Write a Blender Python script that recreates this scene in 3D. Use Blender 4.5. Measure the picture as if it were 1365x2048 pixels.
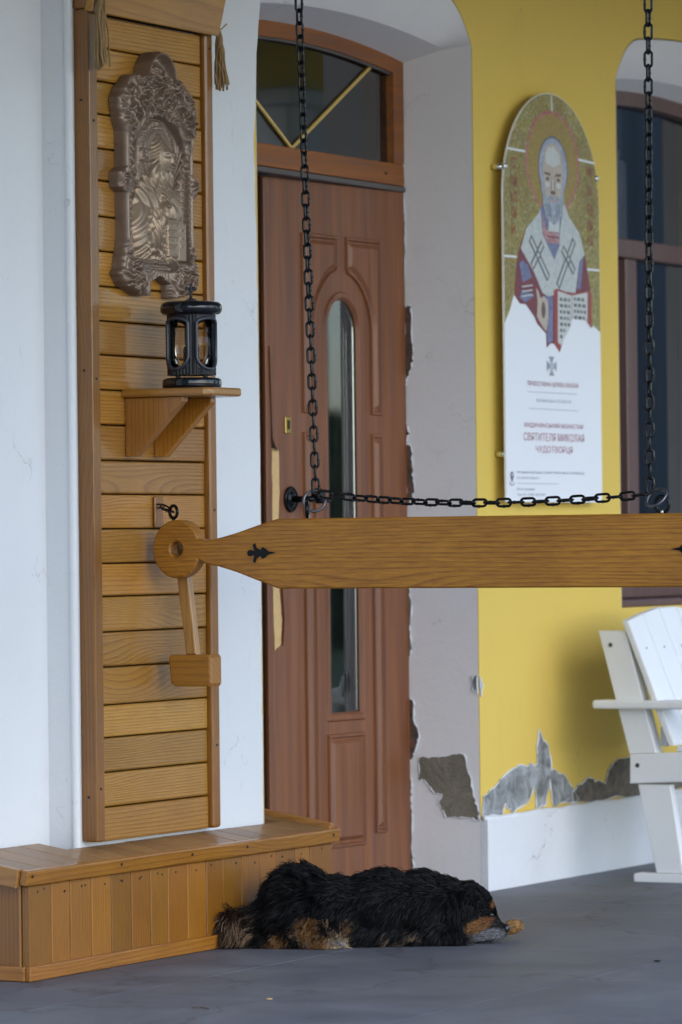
import bpy, bmesh, math, random
import numpy as np
from mathutils import Vector, Matrix, kdtree
random.seed(7); rng = np.random.default_rng(7)
rad = math.radians
for o in list(bpy.data.objects): bpy.data.objects.remove(o)
S = bpy.context.scene
COL = S.collection

# ------------------------------------------------------------------ camera
# X runs along the wall (away to the right), +Y goes into the wall, Z up. Metres.
TH = rad(61.0); ROLL = rad(0.65); PITCH = math.atan(56/8300)
Dh = Vector((math.sin(TH), math.cos(TH), 0)); R0 = Vector((math.cos(TH), -math.sin(TH), 0)); UP = Vector((0, 0, 1))
Dv = Dh*math.cos(PITCH) + UP*math.sin(PITCH); U1 = UP*math.cos(PITCH) - Dh*math.sin(PITCH)
cu = U1*math.cos(ROLL) + R0*math.sin(ROLL); cr = R0*math.cos(ROLL) - U1*math.sin(ROLL)
cam = bpy.data.cameras.new('camera'); camo = bpy.data.objects.new('camera', cam); COL.objects.link(camo)
camo.matrix_world = Matrix(((cr.x, cu.x, -Dv.x, -10.6866), (cr.y, cu.y, -Dv.y, -5.4731), (cr.z, cu.z, -Dv.z, 1.02), (0, 0, 0, 1)))
cam.sensor_fit = 'VERTICAL'; cam.sensor_height = 36; cam.lens = 8300/2048*36
cam.clip_start = 0.1; cam.clip_end = 600
cam.dof.use_dof = True; cam.dof.focus_distance = 10.1; cam.dof.aperture_fstop = 5.0
S.camera = camo
# ------------------------------------------------------------------ light
SUN_EL, SUN_AZ = rad(34), (-0.42, -0.907)          # direction towards the light, horizontal part
W = bpy.data.worlds.new('World'); S.world = W; W.use_nodes = True
wn = W.node_tree; bg = wn.nodes['Background']
sky = wn.nodes.new('ShaderNodeTexSky'); sky.sky_type = 'NISHITA'; sky.sun_disc = False
sky.sun_elevation = SUN_EL; sky.sun_rotation = math.atan2(SUN_AZ[0], SUN_AZ[1]); sky.dust_density = 1.0; sky.ozone_density = 3.0
wn.links.new(sky.outputs[0], bg.inputs[0]); bg.inputs[1].default_value = 0.15
sl = bpy.data.lights.new('sun', 'SUN'); so = bpy.data.objects.new('sun', sl); COL.objects.link(so)
sl.energy = 0.8; sl.angle = rad(125); sl.color = (0.77, 0.885, 1.0)
sd = Vector((SUN_AZ[0]*math.cos(SUN_EL), SUN_AZ[1]*math.cos(SUN_EL), math.sin(SUN_EL)))
so.rotation_euler = sd.to_track_quat('Z', 'Y').to_euler(); so.location = (6, -12, 9)
S.view_settings.view_transform = 'Standard'; S.view_settings.look = 'None'; S.view_settings.gamma = 1
S.view_settings.use_curve_mapping = False; S.view_settings.exposure = 1.22
S.render.engine = 'CYCLES'

# ------------------------------------------------------------------ helpers
WL = {}                                            # world location of every object made here
def link(o, parent, loc):
    COL.objects.link(o); WL[o] = Vector(loc)
    if parent: o.parent = parent; o.location = Vector(loc) - WL[parent]
    else: o.location = loc
    return o
def tag(o, label=None, cat=None, group=None, kind=None):
    if label: o['label'] = label
    if cat: o['category'] = cat
    if group: o['group'] = group
    if kind: o['kind'] = kind
    return o
def empty(name, loc, label=None, cat=None, group=None, parent=None):
    o = bpy.data.objects.new(name, None); o.empty_display_size = .05
    return tag(link(o, parent, loc), label, cat, group)
def obj(name, geo, mat, parent=None, smooth=False, kind=None):
    """geo: bmesh or (verts, faces) in WORLD coordinates -> one mesh object centred on its own geometry"""
    me = bpy.data.meshes.new(name)
    if isinstance(geo, tuple):
        me.from_pydata([tuple(v) for v in geo[0]], [], [tuple(f) for f in geo[1]])
    else:
        geo.to_mesh(me); geo.free()
    n = len(me.vertices); co = np.empty(n*3, 'f'); me.vertices.foreach_get('co', co); co = co.reshape(-1, 3)
    c = (co.min(0) + co.max(0))/2; me.vertices.foreach_set('co', (co - c).ravel())
    if smooth: me.polygons.foreach_set('use_smooth', [True]*len(me.polygons))
    me.update(); me.materials.append(mat)
    o = bpy.data.objects.new(name, me); link(o, parent, Vector([float(x) for x in c]))
    return tag(o, kind=kind) if kind else o
def bm_box(b, x0, x1, y0, y1, z0, z1, bev=.002, seg=1, M=None):
    r = bmesh.ops.create_cube(b, size=1); vs = r['verts']
    for v in vs:
        v.co = Vector(((x0+x1)/2 + v.co.x*(x1-x0), (y0+y1)/2 + v.co.y*(y1-y0), (z0+z1)/2 + v.co.z*(z1-z0)))
    if bev:
        es = list({e for v in vs for e in v.link_edges})
        r = bmesh.ops.bevel(b, geom=es, offset=bev, segments=seg, profile=.5, affect='EDGES'); vs = list({v for f in r['faces'] for v in f.verts} | {v for v in vs if v.is_valid})
    if M is not None:
        for v in vs: v.co = M @ v.co
    return b
def box(name, x0, x1, y0, y1, z0, z1, mat, parent=None, bev=.002, seg=1, M=None):
    return obj(name, bm_box(bmesh.new(), x0, x1, y0, y1, z0, z1, bev, seg, M), mat, parent)
def prism(poly, axis, a, b, bev=0):
    """poly in the two other axes (X,Z for axis 'y'; Y,Z for 'x'; X,Y for 'z'), extruded from a to b"""
    bm = bmesh.new()
    f3 = {'y': lambda p, t: (p[0], t, p[1]), 'x': lambda p, t: (t, p[0], p[1]), 'z': lambda p, t: (p[0], p[1], t)}[axis]
    va = [bm.verts.new(f3(p, a)) for p in poly]; vb = [bm.verts.new(f3(p, b)) for p in poly]; n = len(poly)
    bm.faces.new(va); bm.faces.new(vb[::-1])
    for i in range(n): bm.faces.new((va[i], vb[i], vb[(i+1) % n], va[(i+1) % n]))
    bmesh.ops.recalc_face_normals(bm, faces=bm.faces)
    if bev:
        es = [e for e in bm.edges if (abs(f3((0, 0), 1)[0]) and abs(e.verts[0].co.x - e.verts[1].co.x) < 1e-6) or (axis == 'y' and abs(e.verts[0].co.y - e.verts[1].co.y) < 1e-6) or (axis == 'z' and abs(e.verts[0].co.z - e.verts[1].co.z) < 1e-6)]
        bmesh.ops.bevel(bm, geom=es, offset=bev, segments=2, profile=.5, affect='EDGES')
    bmesh.ops.triangulate(bm, faces=[f for f in bm.faces if len(f.verts) > 4])
    return bm
def tube(pts, r, n=8, closed=False, taper=None):
    pts = [Vector(p) for p in pts]; m = len(pts); V = []; F = []
    up = None
    for i, p in enumerate(pts):
        t = (pts[(i+1) % m] - pts[i-1]) if closed else (pts[min(i+1, m-1)] - pts[max(i-1, 0)])
        t.normalize()
        if up is None: up = t.orthogonal().normalized()
        up = (up - t*up.dot(t)).normalized(); s = t.cross(up)
        rr = r*(taper[i] if taper else 1)
        for k in range(n):
            a = 2*math.pi*k/n; V.append(p + up*(rr*math.cos(a)) + s*(rr*math.sin(a)))
    for i in range(m if closed else m-1):
        for k in range(n):
            j = (i+1) % m
            F.append((i*n+k, i*n+(k+1) % n, j*n+(k+1) % n, j*n+k))
    if not closed:
        F.append(tuple(range(n))[::-1]); F.append(tuple((m-1)*n+k for k in range(n)))
    return V, F
def lathe(prof, c, n=32, axis='z', ang=0):
    V = []; F = []; c = Vector(c)
    for r, h in prof:
        for k in range(n):
            a = 2*math.pi*k/n + ang; x, y = r*math.cos(a), r*math.sin(a)
            V.append(c + Vector({'z': (x, y, h), 'y': (x, h, y), 'x': (h, x, y)}[axis]))
    m = len(prof)
    for i in range(m-1):
        for k in range(n): F.append((i*n+k, i*n+(k+1) % n, (i+1)*n+(k+1) % n, (i+1)*n+k))
    F.append(tuple(range(n))[::-1]); F.append(tuple((m-1)*n+k for k in range(n)))
    if axis == 'y': F = [f[::-1] for f in F]
    return V, F
def join(*gs):
    V = []; F = []
    for v, f in gs:
        o = len(V); V += [tuple(q) for q in v]; F += [tuple(i+o for i in q) for q in f]
    return V, F
def flat(poly, y):                                 # X,Z polygon facing -Y
    bm = bmesh.new(); f = bm.faces.new([bm.verts.new((p[0], y, p[1])) for p in poly])
    bm.normal_update()
    if f.normal.y > 0: f.normal_flip()
    bmesh.ops.triangulate(bm, faces=bm.faces[:]); return bm

# ------------------------------------------------------------------ materials
class NT:
    def __init__(s, name):
        s.m = bpy.data.materials.new(name); s.m.use_nodes = True; s.t = s.m.node_tree
        s.b = s.t.nodes['Principled BSDF']
    def n(s, typ, ins=None, **kw):
        d = s.t.nodes.new('ShaderNode'+typ)
        for k, v in kw.items(): setattr(d, k, v)
        for k, v in (ins or {}).items(): s.put(d.inputs[k], v)
        return d
    def put(s, sock, v):
        if isinstance(v, bpy.types.NodeSocket): s.t.links.new(v, sock)
        else: sock.default_value = v
    def math(s, op, a, b=0.0, c=None):
        d = s.n('Math', {0: a, 1: b}, operation=op)
        if c is not None: s.put(d.inputs[2], c)
        return d.outputs[0]
    def mix(s, f, a, b, typ='MIX'):
        d = s.n('MixRGB', {0: f, 1: a, 2: b}, blend_type=typ); return d.outputs[0]
    def ramp(s, v, stops, interp='LINEAR'):
        d = s.n('ValToRGB', {0: v}); e = d.color_ramp; e.interpolation = interp
        while len(e.elements) < len(stops): e.elements.new(.5)
        for q, (p, c) in zip(e.elements, stops):
            q.position = p; q.color = (c, c, c, 1) if not isinstance(c, tuple) else (*c, 1)
        return d.outputs[0]
    def noise(s, vec, scale, detail=3, rough=.5, dist=0):
        return s.n('TexNoise', {'Vector': vec, 'Scale': scale, 'Detail': detail, 'Roughness': rough, 'Distortion': dist}).outputs[0]
    def obj_co(s, k=37.0):
        tc = s.n('TexCoord').outputs['Object']; r = s.n('ObjectInfo').outputs['Random']
        off = s.n('CombineXYZ', {0: s.math('MULTIPLY', r, k), 1: s.math('MULTIPLY', r, k*1.7), 2: s.math('MULTIPLY', r, k*.6)}).outputs[0]
        return s.n('VectorMath', {0: tc, 1: off}, operation='ADD').outputs[0], r
    def world_co(s): return s.n('NewGeometry').outputs['Position']
    def bump(s, h, strength=.3, dist=.01):
        s.put(s.b.inputs['Normal'], s.n('Bump', {'Height': h, 'Strength': strength, 'Distance': dist}).outputs[0])
    def set(s, **k):
        for a, v in k.items(): s.put(s.b.inputs[{'color': 'Base Color', 'rough': 'Roughness', 'metal': 'Metallic', 'coat': 'Coat Weight', 'coatr': 'Coat Roughness', 'spec': 'Specular IOR Level'}[a]], v)
        return s.m
def rgb(*c): return (*c, 1)

def wood(name, axis, light, dark, ring=60., stretch=14., rough=.36, coat=.45, knots=True, tint=.18, bump=.25, kscale=5.0, fiber=.35, ringamt=.6):
    t = NT(name); co, rnd = t.obj_co()
    sc = [1, 1, 1]; sc['xyz'.index(axis)] = 1/stretch
    st = t.n('Mapping', {'Vector': co, 'Scale': tuple(sc)}).outputs[0]
    low = t.noise(st, 6, 2)
    if knots:
        ks = [1, 1, 1]; ks['xyz'.index(axis)] = .32
        kv = t.n('Mapping', {'Vector': co, 'Scale': tuple(ks)}).outputs[0]
        kd = t.n('TexVoronoi', {'Vector': kv, 'Scale': kscale, 'Randomness': 1.0}).outputs['Distance']
        kn = t.n('MapRange', {0: kd, 1: .03, 2: .42, 3: 1.0, 4: 0.0}, interpolation_type='SMOOTHERSTEP').outputs[0]
        core = t.n('MapRange', {0: kd, 1: .035, 2: .085, 3: 1.0, 4: 0.0}, interpolation_type='SMOOTHSTEP').outputs[0]
    sep = t.n('SeparateXYZ', {0: st}).outputs
    dims = [i for i in range(3) if i != 'xyz'.index(axis)]
    d = t.math('ADD', t.math('MULTIPLY', sep[dims[0]], 1.0), t.math('MULTIPLY', sep[dims[1]], .8))
    ph = t.math('ADD', t.math('MULTIPLY', d, ring), t.math('MULTIPLY', low, 9.0))
    if knots: ph = t.math('ADD', ph, t.math('MULTIPLY', kn, 4.5))
    fine = t.noise(st, 260, 3, .65)
    saw = t.math('FRACT', t.math('ADD', ph, t.math('MULTIPLY', fine, .25)))
    ringv = t.ramp(saw, [(0, .12), (.55, .35), (.85, .95), (1, .12)])
    f = t.math('ADD', t.math('MULTIPLY', ringv, ringamt), t.math('MULTIPLY', t.math('SUBTRACT', fine, .3), fiber*2.2))
    f = t.math('ADD', f, t.math('MULTIPLY', t.math('SUBTRACT', t.noise(co, 7, 3), .5), .55))
    col = t.mix(t.n('Clamp', {0: f}).outputs[0], rgb(*light), rgb(*dark))
    if knots: col = t.mix(t.math('MULTIPLY', core, .75), col, rgb(dark[0]*.28, dark[1]*.22, dark[2]*.25))
    hsv = t.n('HueSaturation', {'Hue': t.math('ADD', .5, t.math('MULTIPLY', t.math('SUBTRACT', rnd, .5), .009)), 'Saturation': 1.0,
                                'Value': t.math('ADD', 1-tint, t.math('MULTIPLY', t.math('FRACT', t.math('MULTIPLY', rnd, 7.31)), tint*2)), 'Color': col}).outputs[0]
    t.set(color=hsv, rough=t.math('ADD', rough-.06, t.math('MULTIPLY', fine, .16)), coat=coat, coatr=.10)
    t.bump(f, bump, .0025)
    return t.m
PL, PD = (.44, .212, .030), (.22, .084, .007)
M_plank = wood('stained pine planks', 'x', PL, PD, ring=135, kscale=3.8, ringamt=.62, bump=.45, tint=.24)
M_post = wood('stained pine posts', 'z', (.31, .125, .014), (.155, .052, .005), ring=110, kscale=3)
M_bench = wood('stained pine boards', 'z', (.34, .136, .012), (.16, .054, .004), ring=105, kscale=4.2, tint=.22, rough=.36)
M_benchy = wood('stained pine slats', 'y', (.32, .17, .062), (.16, .075, .025), ring=90, kscale=4, rough=.42, coat=.15)
M_benchx = wood('stained pine trims', 'x', (.37, .158, .018), (.19, .066, .006), ring=110, kscale=3.5, tint=.1)
M_benchyy = wood('stained pine end trims', 'y', (.40, .18, .04), (.22, .085, .016), ring=60, knots=False)
M_beam = wood('oiled oak beam', 'y', (.46, .205, .017), (.20, .070, .005), ring=120, stretch=16, rough=.45, coat=.05, kscale=3.2, tint=.0, fiber=.7, bump=.3)
M_mallet = wood('oiled oak mallet', 'y', (.40, .165, .018), (.22, .078, .007), ring=50, knots=False, rough=.4)
M_handle = wood('oiled oak handle', 'z', (.44, .24, .06), (.28, .12, .025), ring=50, knots=False)
M_shelf = wood('dark stained shelf wood', 'y', (.38, .165, .022), (.20, .07, .007), ring=80, knots=False)
M_bracket = wood('dark stained bracket wood', 'z', (.44, .19, .022), (.25, .09, .008), ring=80, knots=False)
M_roofb = wood('amber stained roof board', 'x', (.40, .185, .020), (.24, .092, .008), ring=55, kscale=3)

def plaster(name, col, dirt=(.25, .22, .18), amt=.35, bump=.12):
    t = NT(name); p = t.world_co()
    n1 = t.noise(p, 2.2, 5, .6); n2 = t.noise(p, 90, 4, .6); n3 = t.noise(p, 14, 4, .6); n4 = t.noise(p, 5, 4, .7)
    c = t.mix(t.math('MULTIPLY', n1, .30), rgb(*col), rgb(*[x*.80 for x in col]))
    c = t.mix(t.math('MULTIPLY', t.ramp(n4, [(.55, 0.0), (.75, 1.0)]), .18), c, rgb(*[x*.72 for x in col]))
    for sc_, lo, hi in ((38.0, .025, .085),):          # scattered chips and fly specks
        sp = t.n('TexVoronoi', {'Vector': p, 'Scale': sc_}).outputs['Distance']
        msk = t.math('MULTIPLY', t.ramp(sp, [(lo, 1.0), (hi, 0.0)]), t.ramp(n3, [(.50, 0.0), (.62, 1.0)]))
        c = t.mix(t.math('MULTIPLY', msk, amt), c, rgb(*dirt))
    wob = t.n('VectorMath', {0: p, 1: t.n('VectorMath', {0: t.n('TexNoise', {'Vector': p, 'Scale': 6.0, 'Detail': 4.0}).outputs['Color'], 3: .35}, operation='SCALE').outputs[0]}, operation='ADD').outputs[0]
    ck = t.n('TexVoronoi', {'Vector': wob, 'Scale': 1.6}, feature='DISTANCE_TO_EDGE').outputs['Distance']
    crack = t.math('MULTIPLY', t.ramp(ck, [(.0008, 1.0), (.0035, 0.0)]), t.ramp(n4, [(.50, 0.0), (.60, 1.0)]))
    c = t.mix(t.math('MULTIPLY', crack, amt), c, rgb(*dirt))
    t.set(color=c, rough=.75, spec=.3)
    t.bump(t.math('SUBTRACT', t.math('ADD', t.math('MULTIPLY', n3, 1.4), t.math('MULTIPLY', n2, .4)), crack), bump*1.6, .01)
    return t.m
M_white = plaster('white painted plaster', (.72, .74, .76), bump=.10)
M_reveal = plaster('grey white painted plaster', (.80, .785, .79), bump=.08)
M_yellow = plaster('yellow painted plaster', (.74, .53, .115), amt=.25, bump=.07)
M_plinth = plaster('white painted plinth', (.72, .74, .77), amt=.8, bump=.3)
def cement(name, a, b, scale=18):
    t = NT(name); p = t.world_co(); n1 = t.noise(p, scale, 6, .65, .6); n2 = t.noise(p, 120, 4, .7)
    t.set(color=t.mix(t.ramp(n1, [(.38, 0.0), (.62, 1.0)]), rgb(*a), rgb(*b)), rough=.9, spec=.2)
    t.bump(t.math('ADD', n1, t.math('MULTIPLY', n2, .5)), .8, .012); return t.m
M_cem = cement('bare brown grey cement', (.26, .235, .19), (.18, .16, .125), 9)
M_cemg = cement('bare blue grey putty', (.17, .18, .18), (.42, .44, .46), 16)
M_cemd = cement('bare dark cement', (.12, .105, .09), (.21, .185, .15), 30)
M_brickm = cement('brick rubble and mortar', (.09, .075, .06), (.19, .10, .075), 30)
def simple(name, col, rough=.5, metal=0., coat=0., spec=.5, var=.0, vscale=30, bump=0):
    t = NT(name); c = rgb(*col)
    if var:
        n = t.noise(t.obj_co()[0], vscale, 4, .6); c = t.mix(n, rgb(*[x*(1-var) for x in col]), rgb(*[min(1, x*(1+var)) for x in col]))
        if bump: t.bump(n, bump, .004)
    return t.set(color=c, rough=rough, metal=metal, coat=coat, spec=spec)
M_iron = simple('black painted iron', (.004, .0045, .006), .16, 0, .0, .2, .3, 60, .12)
M_ringm = simple('worn steel ring', (.13, .135, .15), .28, .8, 0, .5, .3, 80)
M_steel = simple('bright zinc shank', (.6, .58, .52), .3, 1)
M_granite = simple('polished black granite', (.005, .006, .009), .06, 0, .0, .5)
M_lampb = simple('matt black cast lantern', (.008, .009, .012), .4, 0, .0, .35, .4, 140, .6)
M_candle = simple('dark red candle glass', (.035, .018, .015), .2)
M_brass = simple('dull brass', (.42, .30, .09), .35, .9)
M_gold = simple('gold glazing bar', (.75, .52, .16), .35, .3)
M_chrome = simple('chrome cap', (.75, .75, .75), .15, 1)
M_rope = simple('jute rope', (.30, .195, .095), .9, 0, 0, .2, .35, 90)
M_chair = simple('white painted chair wood', (.76, .78, .80), .42, 0, 0, .5, .05, 8, .1)
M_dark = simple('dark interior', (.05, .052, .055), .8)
M_inner = simple('grey green inner wall', (.42, .47, .46), .8)
M_curtain = simple('pale curtain', (.75, .75, .73), .8)
M_nail = simple('dark nail', (.03, .03, .03), .5, .5)
M_gap = simple('shadow board backing', (.06, .032, .012), .8)
M_seal = simple('grey rubber drip rail', (.10, .085, .08), .6)
def doorwood(name, a, b, axis='z'):
    t = NT(name); p = t.world_co(); sc = [1, 1, 1]; sc['xyz'.index(axis)] = .045
    st = t.n('Mapping', {'Vector': p, 'Scale': tuple(sc)}).outputs[0]
    n1 = t.noise(st, 30, 5, .65, .4); n2 = t.noise(st, 190, 3, .6); n3 = t.noise(st, 60, 2)
    c = t.mix(t.ramp(n1, [(.35, 0.0), (.65, 1.0)]), rgb(*a), rgb(*b))
    c = t.mix(t.math('MULTIPLY', t.ramp(n3, [(.52, 0.0), (.68, 1.0)]), .3), c, rgb(.13, .085, .085))
    c = t.mix(t.math('MULTIPLY', n2, .35), c, rgb(*[x*.55 for x in b]))
    t.set(color=c, rough=.42, spec=.5); t.bump(n2, .12, .002); return t.m
M_door = doorwood('brown foil door', (.265, .100, .038), (.165, .056, .021))
M_doorx = doorwood('brown foil transom frame', (.33, .108, .018), (.21, .066, .010), 'x')
M_torn = simple('torn pale wood core', (.62, .42, .20), .8, 0, 0, .2, .2, 60)
M_wind = doorwood('purple brown window frame', (.155, .082, .072), (.11, .055, .048))
def glass(name, tint, rough=.02, ior=1.75):
    t = NT(name); t.t.nodes.remove(t.b)
    fr = t.n('Fresnel', {'IOR': ior}).outputs[0]
    g = t.n('BsdfGlossy', {'Color': rgb(.95, .97, 1), 'Roughness': rough}).outputs[0]
    tr = t.n('BsdfTransparent', {'Color': rgb(*tint)}).outputs[0]
    mx = t.n('MixShader', {0: fr, 1: tr, 2: g}).outputs[0]
    t.t.links.new(mx, t.t.nodes['Material Output'].inputs[0]); return t.m
M_glass = glass('clear door glass', (.72, .75, .75), .02, 1.9)
M_glassd = glass('dark window glass', (.35, .37, .40), .02, 2.0)
M_lglass = glass('smoky lantern glass', (.84, .80, .72), .06, 1.3)
def floor_mat():
    t = NT('grey stone floor'); p = t.world_co(); r = t.n('ObjectInfo').outputs['Random']
    st = p
    n1 = t.noise(st, 2.6, 6, .68, .5); n2 = t.noise(p, 40, 4, .6); n3 = t.noise(st, 9, 5, .65, .3)
    c = t.mix(t.ramp(n1, [(.38, 0.0), (.62, 1.0)]), rgb(.085, .097, .125), rgb(.150, .158, .182))
    c = t.mix(t.math('MULTIPLY', t.ramp(n3, [(.45, 0.0), (.7, 1.0)]), .35), c, rgb(.10, .10, .105))
    c = t.mix(t.math('MULTIPLY', t.ramp(n2, [(.64, 0.0), (.72, 1.0)]), .3), c, rgb(.075, .065, .06))
    c = t.mix(t.math('MULTIPLY', t.math('SUBTRACT', r, .5), .22), c, rgb(.10, .09, .085))
    sp = t.n('TexVoronoi', {'Vector': p, 'Scale': 17.0}).outputs['Distance']
    c = t.mix(t.math('MULTIPLY', t.ramp(sp, [(.03, 1.0), (.07, 0.0)]), t.ramp(n3, [(.48, 0.0), (.6, .8)])), c, rgb(.045, .04, .036))
    sp2 = t.n('TexVoronoi', {'Vector': p, 'Scale': 11.0}).outputs['Distance']
    c = t.mix(t.math('MULTIPLY', t.ramp(sp2, [(.02, 1.0), (.045, 0.0)]), t.ramp(n1, [(.5, 0.0), (.6, .7)])), c, rgb(.36, .35, .33))
    wv = t.n('TexVoronoi', {'Vector': t.n('VectorMath', {0: p, 1: t.n('VectorMath', {0: t.n('TexNoise', {'Vector': p, 'Scale': 3.0, 'Detail': 4.0}).outputs['Color'], 3: .6}, operation='SCALE').outputs[0]}, operation='ADD').outputs[0], 'Scale': .9}, feature='DISTANCE_TO_EDGE').outputs['Distance']
    c = t.mix(t.math('MULTIPLY', t.ramp(wv, [(.002, 1.0), (.010, 0.0)]), .55), c, rgb(.05, .048, .05))
    t.set(color=c, rough=t.math('ADD', .42, t.math('MULTIPLY', n1, .25)), spec=.4); t.bump(n2, .08, .003); return t.m
M_floor = floor_mat()
M_grout = simple('pale floor joint', (.26, .265, .28), .9)
def grass():
    t = NT('lawn'); p = t.world_co(); n = t.noise(p, .6, 5, .7)
    t.set(color=t.mix(n, rgb(.05, .09, .025), rgb(.10, .13, .045)), rough=.9); return t.m
M_grass = grass()
def leafm():
    t = NT('leaves'); r = t.noise(t.world_co(), 1.5, 3)
    t.set(color=t.mix(r, rgb(.035, .075, .018), rgb(.09, .15, .035)), rough=.6); return t.m
M_leaf = leafm(); M_bark = simple('bark', (.09, .065, .045), .9, var=.4)

# ------------------------------------------------------------------ ground, floor, ceiling
tag(obj('lawn', ([(-150, -150, -.16), (150, -150, -.16), (150, 150, -.16), (-150, 150, -.16)], [(0, 1, 2, 3)]), M_grass), kind='structure')
M_bounce = cement('pale courtyard paving', (.40, .385, .36), (.31, .30, .285), 1.2)  # pale ground added out of view to bounce light into the porch
tag(obj('bounce_ground', ([(-30, -16, -.155), (14, -16, -.155), (14, 6, -.155), (-30, 6, -.155)], [(0, 1, 2, 3)]), M_bounce), kind='structure')
FL = tag(box('porch_floor', -4.6, 5.0, -3.1, .36, -.17, -.006, M_grout, None, 0), kind='structure')
ys = [-3.1, -2.13, -1.30, -.47, .36]; xs = [-4.6, -3.95, -2.70, -1.45, -.2, 1.05, 2.3, 3.55, 5.0]
for i in range(len(xs)-1):
    for j in range(len(ys)-1):
        box('floor_slab', xs[i]+.0016, xs[i+1]-.0016, ys[j]+.0022, ys[j+1]-.0022, -.0058, random.uniform(-.0004, .0), M_floor, FL, .0006)
tag(box('porch_ceiling', -5.2, 4.95, -3.3, .40, 3.10, 3.28, simple('grey porch ceiling', (.34, .33, .32), .8), None, .004), kind='structure')

# ------------------------------------------------------------------ building
BLD = empty('monastery_building', (-.6, .2, 0), 'yellow and white plastered building with arched brown door and window', 'building')
def arc(x0, x1, ze, zc, n=28, p=2.0):
    return [(x0+(x1-x0)*i/n, zc-(zc-ze)*abs(2*i/n-1)**p) for i in range(n+1)]
DX0, DX1 = -1.25, 0.0
def outer_arch(x0, x1, n=40):
    c, h = (x0+x1)/2, (x1-x0)/2; out = []
    for i in range(n+1):
        a = -math.cos(math.pi*i/n); u = abs(a)
        z = 2.608 - .05*u**2 - .115*max(0, (u-.72)/.28)**2.2
        out.append((c+h*a, z))
    return out
def wall_piece(poly, name='wall', m=None): return obj(name, prism(poly, 'y', 0.0, .36), m or M_yellow, BLD)
def jag(a, b, n, amp):
    return [(a[0]+(b[0]-a[0])*i/n+random.uniform(-amp, amp), a[1]+(b[1]-a[1])*i/n) for i in range(n+1)]
WX0, WX1 = .972, 2.22
# one yellow front wall made as a single mesh with its two arched openings
bmw = bmesh.new()
for poly in ([(-1.36, 0), (-1.25, 0), (-1.25, 3.1), (-1.36, 3.1)],
             [(0, 0), (WX0, 0), (WX0, 3.1), (0, 3.1)], [(WX1, 0), (4.5, 0), (4.5, 3.1), (WX1, 3.1)],
             [(WX0, 0), (WX1, 0), (WX1, .80), (WX0, .80)],
             [*outer_arch(DX0, DX1), (DX1, 3.1), (DX0, 3.1)], [*outer_arch(WX0, WX1), (WX1, 3.1), (WX0, 3.1)]):
    b2 = prism(poly, 'y', 0.0, .36); me = bpy.data.meshes.new('t'); b2.to_mesh(me); b2.free(); bmw.from_mesh(me); bpy.data.meshes.remove(me)
obj('front_wall', bmw, M_yellow, BLD)
# white plaster linings of the openings: flared soffit and both reveals, a few mm proud of the wall
def lining(x0, x1, depth, sill, label):
    rows = [(0.0005, outer_arch(x0, x1)), (.05, None), (.09, arc(x0, x1, 2.444, 2.488, 40)), (depth, arc(x0, x1, 2.412, 2.457, 40))]
    o = rows[0][1]; c = rows[2][1]
    cx = [p[0] for p in o]
    def samp(a, x):
        xs_ = [q[0] for q in a]; return float(np.interp(x, xs_, [q[1] for q in a]))
    V = []; F = []; n = len(cx)
    prof = [(0.0005, 0), (.03, .42), (.06, .76), (.09, 1.0)]
    for y, k in prof:
        for x in cx: V.append((x, y, samp(o, x)*(1-k)+samp(c, x)*k - .004))
    for x in cx: V.append((x, depth, samp(rows[3][1], x) - .004))
    for r in range(4):
        for i in range(n-1): F.append((r*n+i, r*n+i+1, (r+1)*n+i+1, (r+1)*n+i))
    k = 3*(n-1)
    obj('arch_flare', (V[:4*n], F[:k]), M_reveal, BLD, True)
    obj('arch_soffit', (V[3*n:], [tuple(i-3*n for i in f) for f in F[k:]]), M_reveal, BLD, True)
    # reveals
    for x, s in ((x0, 1), (x1, -1)):
        V2 = []; F2 = []; i0 = 0; xx = x + s*.004; zt = [V[r*n + (0 if s == 1 else n-1)][2]+.012 for r in range(5)]
        yy = [V[r*n][1] for r in range(5)]
        for y, z in zip(yy, zt): V2 += [(xx, y, sill), (xx, y, z)]
        for k in range(4): F2.append((i0+2*k, i0+2*k+1, i0+2*k+3, i0+2*k+2))
        obj('reveal', (V2, F2), M_reveal, BLD)
lining(DX0, DX1, .232, 0.0, 'door'); lining(WX0, WX1, .17, .80, 'window')
# white pilaster carrying the shrine, and the white wall left of it
edge = [(-1.262, 0), (-1.264, .3), (-1.262, .9), (-1.259, 1.3), (-1.264, 1.7), (-1.271, 2.0), (-1.272, 2.08), (-1.262, 2.14), (-1.258, 2.22), (-1.252, 2.30), (-1.243, 2.37), (-1.232, 2.44), (-1.20, 2.56), (-1.15, 2.64), (-1.1, 3.1)]
ee = []
for (a, b), (c, d) in zip(edge[:-1], edge[1:]):
    k = max(2, int((d-b)/.03))
    ee += [(a+(c-a)*i/k+random.uniform(-.0022, .0022), b+(d-b)*i/k) for i in range(k)]
ee.append(edge[-1])
obj('pilaster', prism([(-2.165, 0)] + ee + [(-2.165, 3.1)], 'y', -.006, .345, 0), M_white, BLD)
obj('side_wall', prism([(-5.2, 0), (-2.10, 0), (-2.10, 3.1), (-5.2, 3.1)], 'y', .075, .34), M_white, BLD)
box('added_shade_wall', -4.45, -4.2, -.95, .0745, 0, 3.098, M_white, BLD, .01)  # unseen wall added to shade the white wall left of the pilaster
# round plaster bead on the pilaster's outer corner
obj('corner_bead', tube([(-2.158, .001, z/10) for z in range(0, 32, 1)], .012, 10), M_white, BLD, True)
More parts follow.
